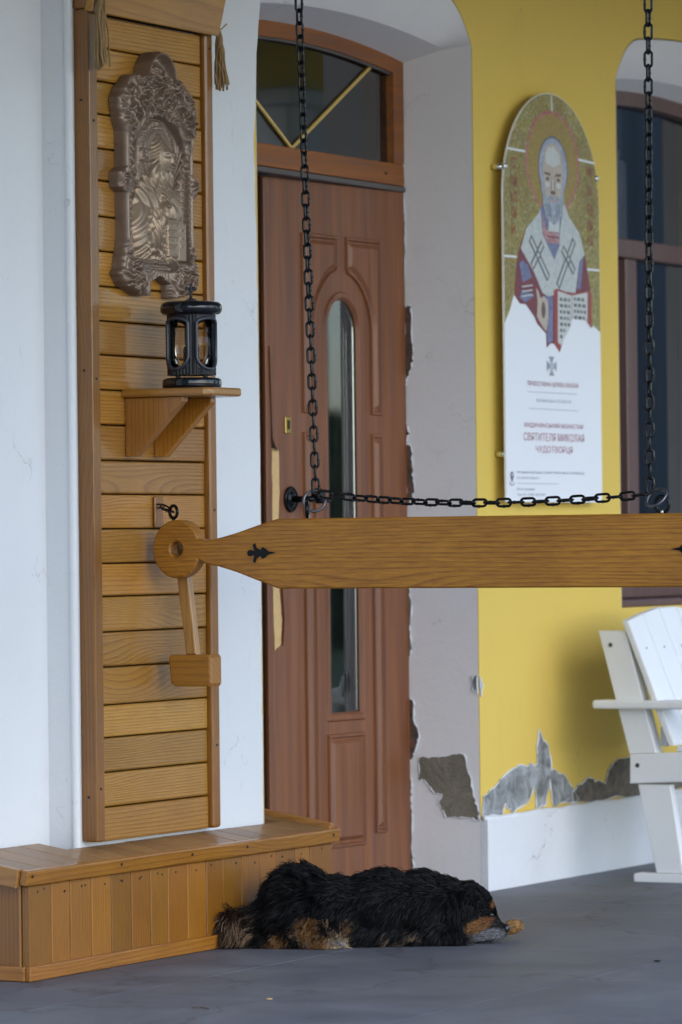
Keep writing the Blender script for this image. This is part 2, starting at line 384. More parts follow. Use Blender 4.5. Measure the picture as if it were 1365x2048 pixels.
# plinth with uneven top ledge
pt = [(.0, .207)] + [(x/20+random.uniform(-.01, .01), .205+random.uniform(-.004, .004)) for x in range(1, 90)] + [(4.5, .205)]
bmp = prism([(.0, 0)] + [(4.5, 0)] + pt[::-1], 'y', -.022, .05); obj('plinth', bmp, M_plinth, BLD)
obj('plinth_ledge', tube([(x/12, -.010+random.uniform(-.003, .003), .207+random.uniform(-.003, .004)) for x in range(0, 50)], .009, 6), M_plinth, BLD, True)
# peeled plaster patches (thin uneven skins of the layer below, 2-4 mm)
def rough_poly(p, amp, sub=5):
    out = []; n = len(p)
    for i in range(n):
        a, b = p[i], p[(i+1) % n]
        for k in range(sub):
            t = k/sub; out.append((a[0]+(b[0]-a[0])*t+random.uniform(-amp, amp), a[1]+(b[1]-a[1])*t+random.uniform(-amp, amp)))
    return out
def lip(q, f):                                     # curling broken paint edge round a patch
    n = len(q); r = [random.choice((.15, .6, 1, 1.3)) for _ in range(n)]
    obj('paint_edge', tube([f(p) for p in q], .0021, 5, True, r), M_plinth, BLD)
def patch_y(p, m, y, amp=.004, sub=5):
    q = rough_poly(p, amp, sub); lip(q, lambda a: (a[0], y-.0005, a[1])); return obj('bare_patch', prism(q, 'y', y, y+.003), m, BLD)
def patch_x(p, m, x, amp=.003, sub=5):
    q = rough_poly(p, amp, sub); lip(q, lambda a: (x-.0005, a[0], a[1])); return obj('bare_patch', prism(q, 'x', x, x+.003), m, BLD)
patch_y([(.004, .215), (.012, .276), (.075, .297), (.124, .318), (.222, .348), (.321, .350), (.361, .345), (.366, .40), (.377, .452), (.405, .425), (.44, .398), (.462, .330), (.54, .310), (.607, .262), (.64, .228), (.55, .222), (.47, .216), (.45, .30), (.42, .222), (.36, .218), (.345, .285), (.30, .235), (.2, .216), (.15, .24), (.13, .212)], M_cemg, -.003, .005, 4)
patch_y([(.60, .216), (.607, .258), (.65, .272), (.695, .288), (.76, .278), (.836, .268), (.868, .31), (.895, .330), (1.06, .338), (1.30, .33), (1.7, .31), (2.1, .29), (2.1, .215), (1.2, .216), (.9, .217)], M_cemd, -.0035, .006, 4)
XR = -.0065
patch_x([(.197, .386), (.12, .388), (.062, .400), (.048, .396), (.036, .345), (.030, .338), (.014, .262), (.003, .225), (.003, .204), (.03, .212), (.07, .213), (.109, .213), (.125, .235), (.133, .252), (.12, .274), (.15, .284), (.175, .318), (.197, .32)], M_cem, XR, .003, 5)
for zz in (.0,):                                   # broken plaster strip along the door frame
    patch_x([(.229, 1.70), (.206, 1.70), (.203, 1.62), (.200, 1.55), (.215, 1.50), (.229, 1.47)], M_brickm, XR, .003, 6)
    patch_x([(.229, 1.36), (.217, 1.33), (.229, 1.30), (.21, 1.29), (.207, 1.22), (.202, 1.16), (.215, 1.13), (.229, 1.12)], M_brickm, XR, .003, 6)
    patch_x([(.229, .56), (.212, .55), (.211, .49), (.196, .45), (.205, .41), (.217, .385), (.229, .37)], M_brickm, XR, .003, 6)
    patch_x([(.229, .90), (.222, .88), (.216, .82), (.223, .76), (.217, .70), (.229, .66)], M_cem, XR, .002, 5)
    patch_x([(.229, .33), (.22, .31), (.224, .26), (.219, .20), (.224, .12), (.217, .07), (.229, .03)], M_cem, XR, .002, 6)
    patch_x([(.229, 2.30), (.224, 2.2), (.226, 2.0), (.222, 1.93), (.225, 1.82), (.229, 1.78)], M_cem, XR, .0015, 6)
patch_y([(.002, .62), (.012, .6), (.008, .565), (.003, .57)], M_cemg, -.003, .003, 3)
patch_x([(.002, .63), (.02, .62), (.016, .58), (.004, .575)], M_cemg, XR, .003, 3)

# ------------------------------------------------------------------ door
YD = .225                                          # face of the leaf
DOOR = empty('door', (-.0075, YD+.02, 0), parent=BLD)
SIDE = empty('side_door', (-1.05, YD+.02, 0), parent=BLD)
def inset(poly, d):
    n = len(poly); A = sum(poly[i][0]*poly[(i+1) % n][1]-poly[(i+1) % n][0]*poly[i][1] for i in range(n)); s = 1 if A > 0 else -1
    out = []
    for i in range(n):
        p, q, r = Vector(poly[i-1]), Vector(poly[i]), Vector(poly[(i+1) % n])
        a = (q-p).normalized(); b = (r-q).normalized()
        na, nb = Vector((-a.y, a.x))*s, Vector((-b.y, b.x))*s
        m = (na+nb); m = m/max(.35, m.length_squared)*2 if m.length > 1e-5 else na
        out.append(tuple(q+m*d/1.0*.999 if False else q+ (na+nb)*(d/(1+na.dot(nb)) if na.dot(nb) > -.7 else d)))
    return out
def ringed(rings):                                 # rings: (poly, y) lists of equal length, last one capped
    V = []; F = []; n = len(rings[0][0])
    for p, y in rings: V += [(q[0], y, q[1]) for q in p]
    for r in range(len(rings)-1):
        for i in range(n): F.append((r*n+i, r*n+(i+1) % n, (r+1)*n+(i+1) % n, (r+1)*n+i))
    return V, F
def raised_panel(poly, m, par, y=YD):
    A = sum(poly[i][0]*poly[(i+1) % len(poly)][1]-poly[(i+1) % len(poly)][0]*poly[i][1] for i in range(len(poly)))
    if A < 0: poly = poly[::-1]
    r = [(poly, y+.001), (inset(poly, .003), y-.008), (inset(poly, .009), y-.0085), (inset(poly, .014), y+.0005), (inset(poly, .018), y+.0005), (inset(poly, .030), y-.009), (inset(poly, .032), y-.0095)]
    V, F = ringed(r); n = len(poly); k = (len(r)-1)*n
    bm = bmesh.new(); vs = [bm.verts.new(v) for v in V]
    for f in F: bm.faces.new([vs[i] for i in f])
    bm.faces.new([vs[k+i] for i in range(n)])
    bmesh.ops.recalc_face_normals(bm, faces=bm.faces)
    if sum(f.normal.y*f.calc_area() for f in bm.faces) > 0: bmesh.ops.reverse_faces(bm, faces=bm.faces)
    bmesh.ops.triangulate(bm, faces=[f for f in bm.faces if len(f.verts) > 4])
    return obj('panel', bm, m, par)
GC = -.392; GH = .088; GS = 1.615; GB = .53
def stadium(h, bot, sp, n=18):
    return [(GC+h, bot)] + [(GC+h*math.cos(math.pi*i/n), sp+h*math.sin(math.pi*i/n)) for i in range(n+1)] + [(GC-h, bot)]
# leaf slab with the glazed opening cut out
gl = stadium(GH+.004, GB-.004, GS)
LX0, LX1 = -.845, -.0075
bml = bmesh.new()
sl_r = [p for p in gl if p[0] >= GC-1e-6]; sl_l = [p for p in gl if p[0] <= GC+1e-6]
for poly in ([(LX1, .012)] + [(LX1, 2.03)] + [(GC, 2.03)] + sl_r[::-1] + [(GC, GB-.004), (GC, .012)],
             [(GC, .012), (GC, GB-.004)] + sl_l[::-1] + [(GC, 2.03), (LX0, 2.03), (LX0, .012)]):
    b2 = prism(poly, 'y', YD, YD+.045); me = bpy.data.meshes.new('t'); b2.to_mesh(me); b2.free(); bml.from_mesh(me); bpy.data.meshes.remove(me)
bmesh.ops.remove_doubles(bml, verts=bml.verts, dist=1e-5)
obj('leaf', bml, M_door, DOOR)
# glazing moulding
g0 = stadium(GH+.026, GB-.026, GS); g1 = stadium(GH+.020, GB-.020, GS); g2 = stadium(GH+.008, GB-.008, GS); g3 = stadium(GH, GB, GS)
V, F = ringed([(g0, YD+.001), (g1, YD-.007), (g2, YD-.007), (g3, YD+.003), (g3, YD+.040)])
obj('glazing_moulding', (V, F), M_door, DOOR)
obj('pane', flat(stadium(GH+.002, GB-.002, GS), YD+.006), M_glass, DOOR)
obj('pane', flat(stadium(GH+.002, GB-.002, GS), YD+.022), M_glass, DOOR)
obj('spacer', tube([(p[0], YD+.014, p[1]) for p in stadium(GH-.004, GB+.004, GS)], .005, 6, True), M_chrome, DOOR)
# raised panels
AR = .165
def arcpts(a0, a1, n=10): return [(GC+AR*math.cos(rad(a0+(a1-a0)*i/n)), GS+AR*math.sin(rad(a0+(a1-a0)*i/n))) for i in range(n+1)]
PO = .235
tl = [(GC-.022, 1.885), (GC-.022, GS+AR+.012)] + arcpts(102, 180) + [(GC-AR, 1.377), (GC-PO, 1.377), (GC-PO, 1.885)]
tr = [(2*GC-p[0], p[1]) for p in tl]
raised_panel(tl, M_door, DOOR); raised_panel(tr, M_door, DOOR)
for s in (-1, 1):
    a, b = sorted((GC+s*AR, GC+s*PO)); raised_panel([(a, .175), (b, .175), (b, 1.325), (a, 1.325)], M_door, DOOR)
raised_panel([(GC-.11, .147), (GC+.11, .147), (GC+.11, .471), (GC-.11, .471)], M_door, DOOR)
# narrow second leaf, lapping strip, jamb and gap
box('side_leaf', -1.246, -.862, YD+.006, YD+.045, .012, 2.03, M_door, SIDE, .002)
for z0, z1 in ((1.44, 1.90), (.62, 1.40), (.15, .56)): raised_panel([(-1.19, z0), (-.905, z0), (-.905, z1), (-1.19, z1)], M_door, SIDE, YD+.006)
box('lapping_strip', -.852, -.822, YD-.013, YD+.001, .012, 2.026, M_door, DOOR, .004, 2)
box('threshold', -1.245, -.005, YD-.02, YD+.05, .0005, .011, M_seal, SIDE, .002)
def torn(poly, m): obj('torn_veneer', prism(rough_poly(poly, .003, 5), 'y', YD-.0135, YD-.0105 if m is M_torn else YD-.011), m, DOOR)
obj('torn_veneer', prism(rough_poly([(-.802, 1.275), (-.765, 1.277), (-.763, 1.15), (-.77, 1.06), (-.77, .90), (-.758, .80), (-.764, .735), (-.80, .715), (-.806, .9), (-.803, 1.1)], .002, 5), 'y', YD-.0025, YD+.001), M_torn, DOOR)
obj('peeled_foil', prism([(-.835, 1.56), (-.81, 1.50), (-.795, 1.36), (-.772, 1.29), (-.768, 1.272), (-.80, 1.272), (-.822, 1.30)], 'y', YD-.018, YD-.0145, .001), M_door, DOOR)
obj('peeled_foil', prism([(-.775, 1.05), (-.752, 1.0), (-.757, .9), (-.748, .80), (-.757, .728), (-.74, .78), (-.742, .95), (-.745, 1.07)], 'y', YD-.006, YD-.001), M_door, DOOR)
# handle: round rose, stem, knob; lock plate
HX, HZ = -.70, 1.135
H1 = DOOR
def sub(name, geo, m, par, smooth=True): return obj(name, geo, m, par, smooth)
rose = join(lathe([(.0, .0), (.036, 0), (.037, -.004), (.031, -.009), (.030, -.007), (.022, -.008), (.018, -.012), (.012, -.013), (.0, -.013)], (HX, YD-.0005, HZ), 28, 'y'),
            tube([(HX, YD-.01, HZ), (HX, YD-.055, HZ), (HX+.004, YD-.066, HZ), (HX+.02, YD-.07, HZ)], .009, 10),
            lathe([(.0, -.022), (.013, -.018), (.021, -.006), (.021, .004), (.013, .016), (.0, .02)], (HX+.035, YD-.073, HZ+.012), 16, 'z'))
obj('handle_rose', rose, M_iron, H1, True)
obj('handle_lever', join(tube([(HX+.03, YD-.073, HZ-.005), (HX+.08, YD-.073, HZ-.004), (HX+.105, YD-.07, HZ-.002)], .008, 8)), M_iron, H1, True)
box('lock_plate', -.727, -.695, YD-.0045, YD-.0005, 1.318, 1.366, M_brass, DOOR, .002)
box('keyhole', -.716, -.706, YD-.0075, YD-.005, 1.33, 1.355, M_nail, DOOR, .001)

# the leaf stands a crack ajar: turned inwards about its hinge side
DOOR.scale = (.9, 1, 1); DOOR.rotation_euler.z = rad(-3.5)

# ------------------------------------------------------------------ arched transom window above the door
TR = empty('transom_window', (-.6, .25, 2.1), parent=BLD)
def azi(x, off): return float(np.interp(x, [p[0] for p in arc(DX0, DX1, 2.420, 2.465)], [p[1] for p in arc(DX0, DX1, 2.420, 2.465)])) - off
YF = .222
box('bottom_rail', -1.243, -.006, YF, YF+.06, 2.049, 2.112, M_doorx, TR, .004, 2)
box('drip_rail', -1.243, -.007, YF-.004, YF+.05, 2.032, 2.047, M_seal, TR, .002)
obj('right_stile', prism([(-.068, 2.1125), (-.006, 2.1125), (-.006, azi(-.006, .006)), (-.068, azi(-.068, .006))], 'y', YF+.001, YF+.06, 0), M_doorx, TR)
obj('left_stile', prism([(-1.243, 2.1125), (-1.18, 2.1125), (-1.18, azi(-1.18, .006)), (-1.243, azi(-1.243, .006))], 'y', YF+.001, YF+.06, 0), M_doorx, TR)
xs2 = np.linspace(-1.179, -.069, 30)
obj('arched_rail', prism([(x, azi(x, .054)) for x in xs2] + [(x, azi(x, .006)) for x in xs2[::-1]], 'y', YF, YF+.06), M_doorx, TR)
obj('glazing_bead', tube([(x, YF+.012, azi(x, .056)) for x in xs2], .006, 6), M_seal, TR, True)
obj('pane', flat([(-1.18, 2.112)] + [(-.068, 2.112)] + [(x, azi(x, .05)) for x in xs2[::-1]], YF+.024), glass('transom glass', (.62, .64, .65), .02, 2.0), TR)
fan = [((-.640, 2.113), (-.16, 2.393)), ((-.640, 2.113), (-1.12, 2.393))]
for a, b in fan:
    obj('glazing_bar', tube([(a[0], YF+.018, a[1]), (b[0], YF+.018, b[1])], .0055, 6), M_gold, TR)
box('glazing_hinge', -.13, -.115, YF-.003, YF-.0005, 2.076, 2.083, M_nail, TR, .001)
# room behind: pale inner wall seen through the door glass, dark hall above
box('hall_wall', -1.6, .25, 1.25, 1.30, 0, 3.0, M_inner, BLD, 0)
box('hall_skirting', -1.6, .25, 1.235, 1.2495, 0, .42, M_curtain, BLD, .003)
box('hall_side_wall', .30, .34, .37, 1.30, 0, 3.0, M_inner, BLD, 0)
box('hall_ceiling', -1.6, .34, .37, 1.3, 2.75, 2.8, M_dark, BLD, 0)

# ------------------------------------------------------------------ window right of the sign
WN = empty('window', (1.6, .2, .8), parent=BLD)
def azw(x, off): return float(np.interp(x, [p[0] for p in arc(WX0, WX1, 2.418, 2.463)], [p[1] for p in arc(WX0, WX1, 2.418, 2.463)])) - off
box('window_sill', WX0+.005, WX1-.005, .02, .172, .800, .822, M_wind, WN, .004)
box('bottom_rail', WX0+.006, WX1-.006, .172, .232, .823, .90, M_wind, WN, .004)
box('transom_bar', WX0+.006, WX1-.006, .165, .235, 1.915, 1.975, M_wind, WN, .004)
box('lower_stile', 1.395, 1.475, .168, .230, .902, 1.913, M_wind, WN, .004)
box('side_stile', WX0+.006, WX0+.07, .172, .232, .902, 1.913, M_wind, WN, .004)
box('side_stile', WX1-.07, WX1-.006, .172, .232, .902, 1.913, M_wind, WN, .004)
xw = np.linspace(WX0+.008, WX1-.008, 30)
obj('arched_rail', prism([(x, azw(x, .055)) for x in xw] + [(x, azw(x, .008)) for x in xw[::-1]], 'y', .168, .232), M_wind, WN)
box('upper_stile', WX0+.006, WX0+.06, .172, .232, 1.977, 2.34, M_wind, WN, .003)
obj('pane', flat([(WX0+.05, 1.976), (WX1-.02, 1.976)] + [(x, azw(x, .05)) for x in xw[::-1]], .205), M_glassd, WN)
obj('pane', flat([(1.476, .901), (WX1-.07, .901), (WX1-.07, 1.914), (1.476, 1.914)], .202), M_glassd, WN)
obj('pane', flat([(WX0+.07, .901), (1.394, .901), (1.394, 1.914), (WX0+.07, 1.914)], .202), M_glassd, WN)
box('room_wall', .9, 4.0, 1.8, 1.84, .0, 3.0, M_dark, BLD, 0)
box('room_side_wall', .86, .9, .37, 1.84, 0, 3.0, M_dark, BLD, 0); box('room_side_wall', 4.0, 4.04, .37, 1.84, 0, 3.0, M_dark, BLD, 0); box('room_ceiling', .9, 4.0, .37, 1.8, 2.9, 2.95, M_dark, BLD, 0)
box('hall_side_wall', -1.64, -1.6, .37, 1.3, 0, 3.0, M_inner, BLD, 0)
bmc = bmesh.new()
V = []; F = []
for i in range(25):
    x = 1.42+.0105*i; V += [(x, .30+.012*math.sin(i*1.3), 1.99), (x, .30+.012*math.sin(i*1.3+.4), 2.36 - .004*(i-6 if i > 6 else 0)**1.2)]
for i in range(24): F.append((2*i, 2*i+1, 2*i+3, 2*i+2))
bmc.free(); 
cur = obj('curtain', (V, F), M_curtain, WN, True)

# ------------------------------------------------------------------ porch columns and outer yellow arcade (seen only as reflections)
for x in (2.815, 4.12):
    c = empty('porch_column', (x+.25, -2.7, 0), 'white square porch column at the end of the yellow arcade' if x > 4 else 'added white square column under the middle of the yellow arcade, mirrored in the door glass', 'column', 'columns of the porch')  # middle column added to grey the left of the door glass reflection
    box('shaft', x, x+.5, -2.94, -2.46, .181, 2.819, M_white, c, .02, 2)
    box('base', x-.02, x+.52, -2.96, -2.44, 0, .18, M_plinth, c, .01); box('capital', x-.02, x+.52, -2.96, -2.44, 2.82, 2.889, M_white, c, .01)
pa = arc(-4.6, 4.2, 2.55, 2.89, 40, 6)
tag(obj('arcade_wall', prism([(-5.2, 2.55)] + pa[:21] + [(2.4, 2.89), (4.52, 2.891), (4.52, 3.098), (-5.2, 3.098)], 'y', -2.9, -2.5), M_yellow), 'yellow arched wall resting on the white porch column', 'wall')  # left run lengthened out of view to darken the upper porch

# ------------------------------------------------------------------ plank shrine panel on the pilaster
SH = empty('plank_shrine', (-1.88, -.01, .285), 'tall varnished pine plank panel framed by two posts', 'wooden panel')
zj = [2.316, 2.235, 2.152, 2.071, 1.987, 1.908, 1.82, 1.735, 1.649, 1.564, 1.481, 1.395, 1.309, 1.222, 1.139, 1.054, .969, .888, .801, .715, .622, .542, .457, .372, .287]
PXL, PXR = -2.107, -1.590
box('backing', -2.13, -1.57, -.0098, -.0066, .30, 2.38, M_gap, SH, 0)
for a, b in zip(zj[:-1], zj[1:]):
    d = random.uniform(-.0015, .0015)
    box('plank', PXL+.0005, PXR-.0005, -.036+d, -.0105, b+.0016, a-.0016, M_plank, SH, .005, 3)
box('post', -2.146, -2.1075, -.051, -.0065, .2915, 2.322, M_post, SH, .004, 2)
box('post', -1.5895, -1.551, -.050, -.0065, .289, 2.335, M_post, SH, .008, 3)
Mt = Matrix.Translation((0, -.038, 2.30)) @ Matrix.Rotation(rad(14), 4, 'X')
box('roof_board', -2.16, -1.553, -.028, -.004, .018, .26, M_roofb, SH, .003, 1, Mt)
box('post_cap', -2.149, -2.104, -.052, -.007, 2.3235, 2.44, M_post, SH, .003)
box('hook_block', -1.848, -1.808, -.0435, -.0366, 1.056, 1.134, M_post, SH, .002)
nv = []
for (x, z) in ((-2.127, 2.05), (-2.127, 1.42), (-2.127, .42), (-1.57, 2.28), (-1.57, 1.1), (-1.57, .5)):
    y = -.0515 if x < -2 else -.0505
    nv.append(lathe([(0, 0), (.0035, 0), (.0035, -.0012), (0, -.0014)], (x, y+.0005, z), 8, 'y'))
for (yy, z) in ((-.028, 2.10), (-.028, 1.44), (-.028, .40)): nv.append(lathe([(0, -.0012), (.0035, -.001), (.0035, 0), (0, 0)], (-2.1462, yy, z), 8, 'x'))
obj('nail_heads', join(*nv), M_nail, SH, kind='stuff')

# ------------------------------------------------------------------ wooden platform at its foot
PF = empty('wooden_platform', (-1.86, -.08, 0), 'low varnished pine platform of upright boards under the plank shrine', 'platform')
bxs = [-2.585, -2.485, -2.403, -2.31, -2.221, -2.13, -2.042, -1.961, -1.868, -1.776, -1.696, -1.599, -1.508, -1.423, -1.327, -1.248, -1.128]
for a, b in zip(bxs[:-1], bxs[1:]):
    d = random.uniform(-.0008, .0008)
    box('board', a+.0011, b-.0011, -.137+d, -.118, .002, .222, M_bench, PF, .0035, 2)
for a, b in ((-.1175, -.05), (-.05, .012), (.012, .074)): box('end_board', -2.588, -2.568, a+.0006, b-.0006, .002, .23, M_bench, PF, .003)
box('end_board', -1.147, -1.129, -.1175, .11, .002, .225, M_bench, PF, .003)
TILT = math.atan(.16)
Mb = Matrix.Translation((0, -.155, .258)) @ Matrix.Rotation(TILT, 4, 'X')     # local y runs back over the sloping top
x = -2.60
while x < -1.135:
    w = random.uniform(.078, .098); x1 = min(x+w, -1.134)
    back = .222 if x1 < -2.17 else (.142 if x < -1.262 else .262)
    box('slat', x+.0014, x1-.0014, .022, back, -.019, random.uniform(-.0015, 0), M_benchy, PF, .002, 1, Mb)
    x = x1
box('front_trim', -2.612, -1.110, 0, .0208, -.036, .0005, M_benchx, PF, .004, 2, Mb)
box('side_trim', -2.6205, -2.6005, .0215, .222, -.045, .001, M_benchyy, PF, .003, 1, Mb)
box('side_trim', -1.1325, -1.110, .0212, .262, -.034, .012, M_benchyy, PF, .003, 1, Mb)
box('base_trim', -2.602, -1.124, -.152, -.1385, .0005, .035, M_benchx, PF, .003, 2)
box('base_trim', -2.606, -2.5895, -.1375, .073, .0005, .035, M_benchyy, PF, .003, 2)
nv = []
for a, b in zip(bxs[:-1], bxs[1:]):
    for q in range(random.choice((1, 1, 2))): nv.append(lathe([(0, 0), (.003, 0), (.003, -.001), (0, -.001)], ((a+b)/2+random.uniform(-.02, .02), -.1372, .205+random.uniform(-.008, .006)), 6, 'y'))
for x in (-2.59, -2.2, -1.87, -1.6, -1.15): nv.append(lathe([(0, 0), (.004, 0), (.004, -.001), (0, -.001)], (x, -.1545+.0, .245), 6, 'y'))
obj('nail_heads', join(*nv), M_nail, PF, kind='stuff')

# ------------------------------------------------------------------ carved relief icon
def make_icon():
    W_, H_, st = .43, .615, .0018
    nu, nv_ = int(W_/st), int(H_/st)
    u = np.linspace(-W_/2, W_/2, nu)[None, :].repeat(nv_, 0); v = np.linspace(0, H_, nv_)[:, None].repeat(nu, 1)
    sm = lambda a, b, x: np.clip((x-a)/(b-a), 0, 1)**2*(3-2*np.clip((x-a)/(b-a), 0, 1))
    # half width outline as a function of height
    zk = [0, .02, .045, .075, .10, .14, .25, .262, .30, .315, .40, .43, .47, .505, .525, .545, .565, .585, .60, .612]
    wk = [.10, .180, .198, .192, .182, .172, .172, .200, .200, .172, .174, .190, .195, .185, .160, .125, .088, .07, .045, .0]
    n_ = lambda s, ph: np.sin(v*s+ph)+.6*np.sin(v*s*2.3+ph*1.7+u*20)
    hw = np.interp(v, zk, wk) + .0035*n_(95, 0) * sm(.42, .46, v) + .004*n_(120, 2)*(1-sm(.07, .1, v))
    hw = np.where((v > .545), np.sqrt(np.clip(.075**2-(v-.537)**2, 0, 1)), hw)
    mask = np.abs(u) < hw
    mask &= ~((v < .042+.008*np.cos(u*60)) & (np.abs(u+.0) < .055))                     # gap between the two feet
    edge = np.clip((hw-np.abs(u))/.010, 0, 1)
    h = .007 + .020*np.sqrt(edge*(2-edge))
    inner = sm(.0, .006, .150-np.abs(u))*sm(.088, .094, v)*sm(0, .006, .30+np.sqrt(np.clip(.150**2-u**2, 0, 1))-v)
    h = h - .017*inner
    # side mouldings with rope
    au = np.abs(u); side = (v > .10)*(v < .42)
    h = h + side*(.006*np.exp(-((au-.163)/.006)**2) + (.006+.0025*np.sin(v*420+u*300))*np.exp(-((au-.146)/.007)**2))
    h = h + .010*np.exp(-((v-.083)/.006)**2)*(au < .15) + .006*np.exp(-((v-.069)/.005)**2)*(au < .14)
    # rocaille: many small spirals and leaves
    FADE = np.clip((hw-np.abs(u))/.022, 0, 1)*(1-.9*inner)
    def spiral(cx, cy, R, tw, arms, amp, base=.6):
        nonlocal h
        dx, dy = u-cx, v-cy; r = np.hypot(dx, dy); a = np.arctan2(dy, dx)
        w = np.exp(-(r/R)**2*1.3); s = .5+.5*np.sin(arms*a+tw*np.log(r/R+.08))
        h = np.where(w > .03, h + FADE*amp*w*(base*.4 + s*(1-.35*np.exp(-(r/(R*.2))**2))), h)
    L = [(-.11, .46, .052, 7, 5, .016), (.115, .46, .052, -7, 5, .016), (-.055, .485, .04, -6, 6, .014), (.06, .50, .04, 6, 6, .014), (0, .535, .045, 5, 9, .016),
         (-.15, .42, .04, -6, 4, .013), (.15, .42, .04, 6, 4, .013), (-.155, .05, .045, 7, 6, .018), (.15, .045, .045, -7, 6, .018), (-.10, .03, .035, -5, 5, .014), (.095, .025, .035, 5, 5, .014),
         (-.185, .285, .026, 3, 6, .016), (.185, .285, .026, -3, 6, .016), (-.165, .11, .03, -6, 3, .010), (.165, .11, .03, 6, 3, .010), (-.15, .50, .028, 5, 4, .012), (.15, .50, .028, -5, 4, .012),
         (-.085, .53, .03, 6, 4, .012), (.09, .535, .03, -6, 4, .012), (.165, .45, .03, 3, 5, .012), (-.17, .46, .03, -4, 5, .010), (0, .47, .035, 5, 7, .012), (.02, .50, .028, -6, 5, .010), (-.03, .56, .03, 5, 5, .006)]
    for a in L: spiral(*a)
    rs_ = np.random.default_rng(3)
    for k in range(26):
        zone = k % 2
        if zone == 0: cx, cy = rs_.uniform(-.17, .17), rs_.uniform(.435, .53)
        elif zone == 1: cx, cy = rs_.choice([-1, 1])*rs_.uniform(.06, .18), rs_.uniform(.012, .085)
        else: cx, cy = rs_.choice([-1, 1])*rs_.uniform(.15, .175), rs_.uniform(.09, .45)
        spiral(cx, cy, rs_.uniform(.014, .024), rs_.uniform(4, 8)*rs_.choice([-1, 1]), int(rs_.integers(2, 5)), rs_.uniform(.005, .009), .2)
    # hood at the crown
    rr = np.hypot(u, v-.537); h = h + .020*np.exp(-((rr-.068)/.006)**2)*(v > .537) - .010*np.exp(-((rr-.05)/.014)**2)*(v > .55)
    # leaf striations everywhere on the frame
    orn = sm(.40, .44, v)+ (1-sm(.06, .09, v))
    h = h + orn*FADE*.0022*np.sin(220*u*np.cos(9*v)+180*v*np.sin(30*u)+6*np.sin(40*v))
    # fluted shell arch and halo
    hx, hy = .012, .350; r = np.hypot(u-hx, v-hy); a = np.arctan2(v-hy, u-hx)
    up = (v > .27)
    h = h + inner*up*(.005*np.exp(-((r-.122)/.018)**2)*(1+np.sin(a*26+9*np.sin(r*90))))
    h = h + inner*(.006*(r < .088) + .004*np.exp(-((r-.090)/.003)**2) + .003*np.exp(-((r-.080)/.004)**2)*(1+np.sin(a*64)) + .003*np.exp(-((r-.066)/.002)**2))
    def plate(cx, cy, w_, h_, amp):
        nonlocal h
        m = sm(0, .003, w_/2-np.abs(u-cx))*sm(0, .003, h_/2-np.abs(v-cy)); b = np.exp(-((w_/2-.003-np.abs(u-cx))/.0016)**2)+np.exp(-((h_/2-.003-np.abs(v-cy))/.0016)**2)
        h = h + m*(amp+.002*np.clip(b, 0, 1))
    plate(hx, hy+.072, .034, .034, .005); plate(hx-.068, hy, .044, .034, .005); plate(hx+.072, hy, .044, .034, .005)
    def stroke(pts, w_, amp):
        nonlocal h
        for (x0, y0), (x1, y1) in zip(pts[:-1], pts[1:]):
            t = np.clip(((u-x0)*(x1-x0)+(v-y0)*(y1-y0))/max(1e-9, (x1-x0)**2+(y1-y0)**2), 0, 1)
            d = np.hypot(u-x0-t*(x1-x0), v-y0-t*(y1-y0)); h = h + amp*np.exp(-(d/w_)**2)
    fig = np.zeros_like(h)
    def blob(cx, cy, rx, ry, H, pw=.5, rot=0):
        nonlocal h, fig
        c, s = math.cos(rot), math.sin(rot); x = (u-cx)*c+(v-cy)*s; y = -(u-cx)*s+(v-cy)*c
        q = 1-(x/rx)**2-(y/ry)**2; b = np.where(q > 0, np.clip(q, 0, 1)**pw, 0)
        h = np.maximum(h, np.where(q > 0, .009+.82*H*b, 0)); fig = np.maximum(fig, q > 0)
    # robe: shoulders, chest, sleeve
    blob(-.005, .165, .128, .150, .030, .4); blob(-.065, .150, .068, .100, .038, .5, .25); blob(.075, .180, .055, .095, .034, .5, -.15)
    robe = fig*(v > .09)
    h = h + robe*(.0024*np.sin(150*(u+.6*(v-.2)**2*8*np.sign(u)+.10*np.sin(v*22)))*sm(.12, .2, v) + .0030*np.sin(260*(v+2.2*(u+.02)**2+.012*np.sin(u*40)))*(1-sm(.10, .16, v)))
    # neck, hair, head, face
    blob(.016, .290, .040, .05, .034, .5); blob(.018, .345, .046, .060, .036, .5); blob(-.018, .305, .022, .06, .034, .5, -.25); blob(.052, .300, .018, .05, .032, .5, .25)
    hair = fig*(np.hypot((u-.024)/.045, (v-.345)/.07) > .72)*(v > .255)*(np.abs(u-.016) < .08)
    h = h + hair*.0016*np.sin(420*(u-.016)*(1+.6*(v-.35))+30*np.sin(v*26))
    blob(.026, .345, .031, .047, .046, .5)
    f = lambda cx, cy, rx, ry: np.exp(-((u-cx)/rx)**2-((v-cy)/ry)**2)
    h = h + .0055*f(.034, .343, .0045, .015) + .002*f(.034, .334, .008, .004) - .0045*(f(.018, .352, .008, .005)+f(.047, .352, .007, .005)) + .002*(f(.018, .352, .004, .0025)+f(.047, .352, .004, .0025)) + .0015*(f(.018, .361, .010, .003)+f(.047, .361, .009, .003)) - .0035*f(.034, .323, .010, .0025) + .003*f(.033, .310, .016, .014)
    h = h + .0016*np.sin(u*900)*f(.033, .305, .02, .016)
    # blessing hand
    blob(.008, .205, .019, .045, .050, .5, -.1)
    for k, (x1, y1) in enumerate(((.004, .268), (.013, .266), (.022, .245), (.028, .238))): stroke([(.006+.006*k, .225), (x1, y1)], .0042, .010)
    blob(-.035, .150, .040, .060, .044, .5, -.55)
    h = h + (np.hypot((u+.035)/.05, (v-.15)/.07) < 1)*.004*np.sin(240*(u+.5*v))
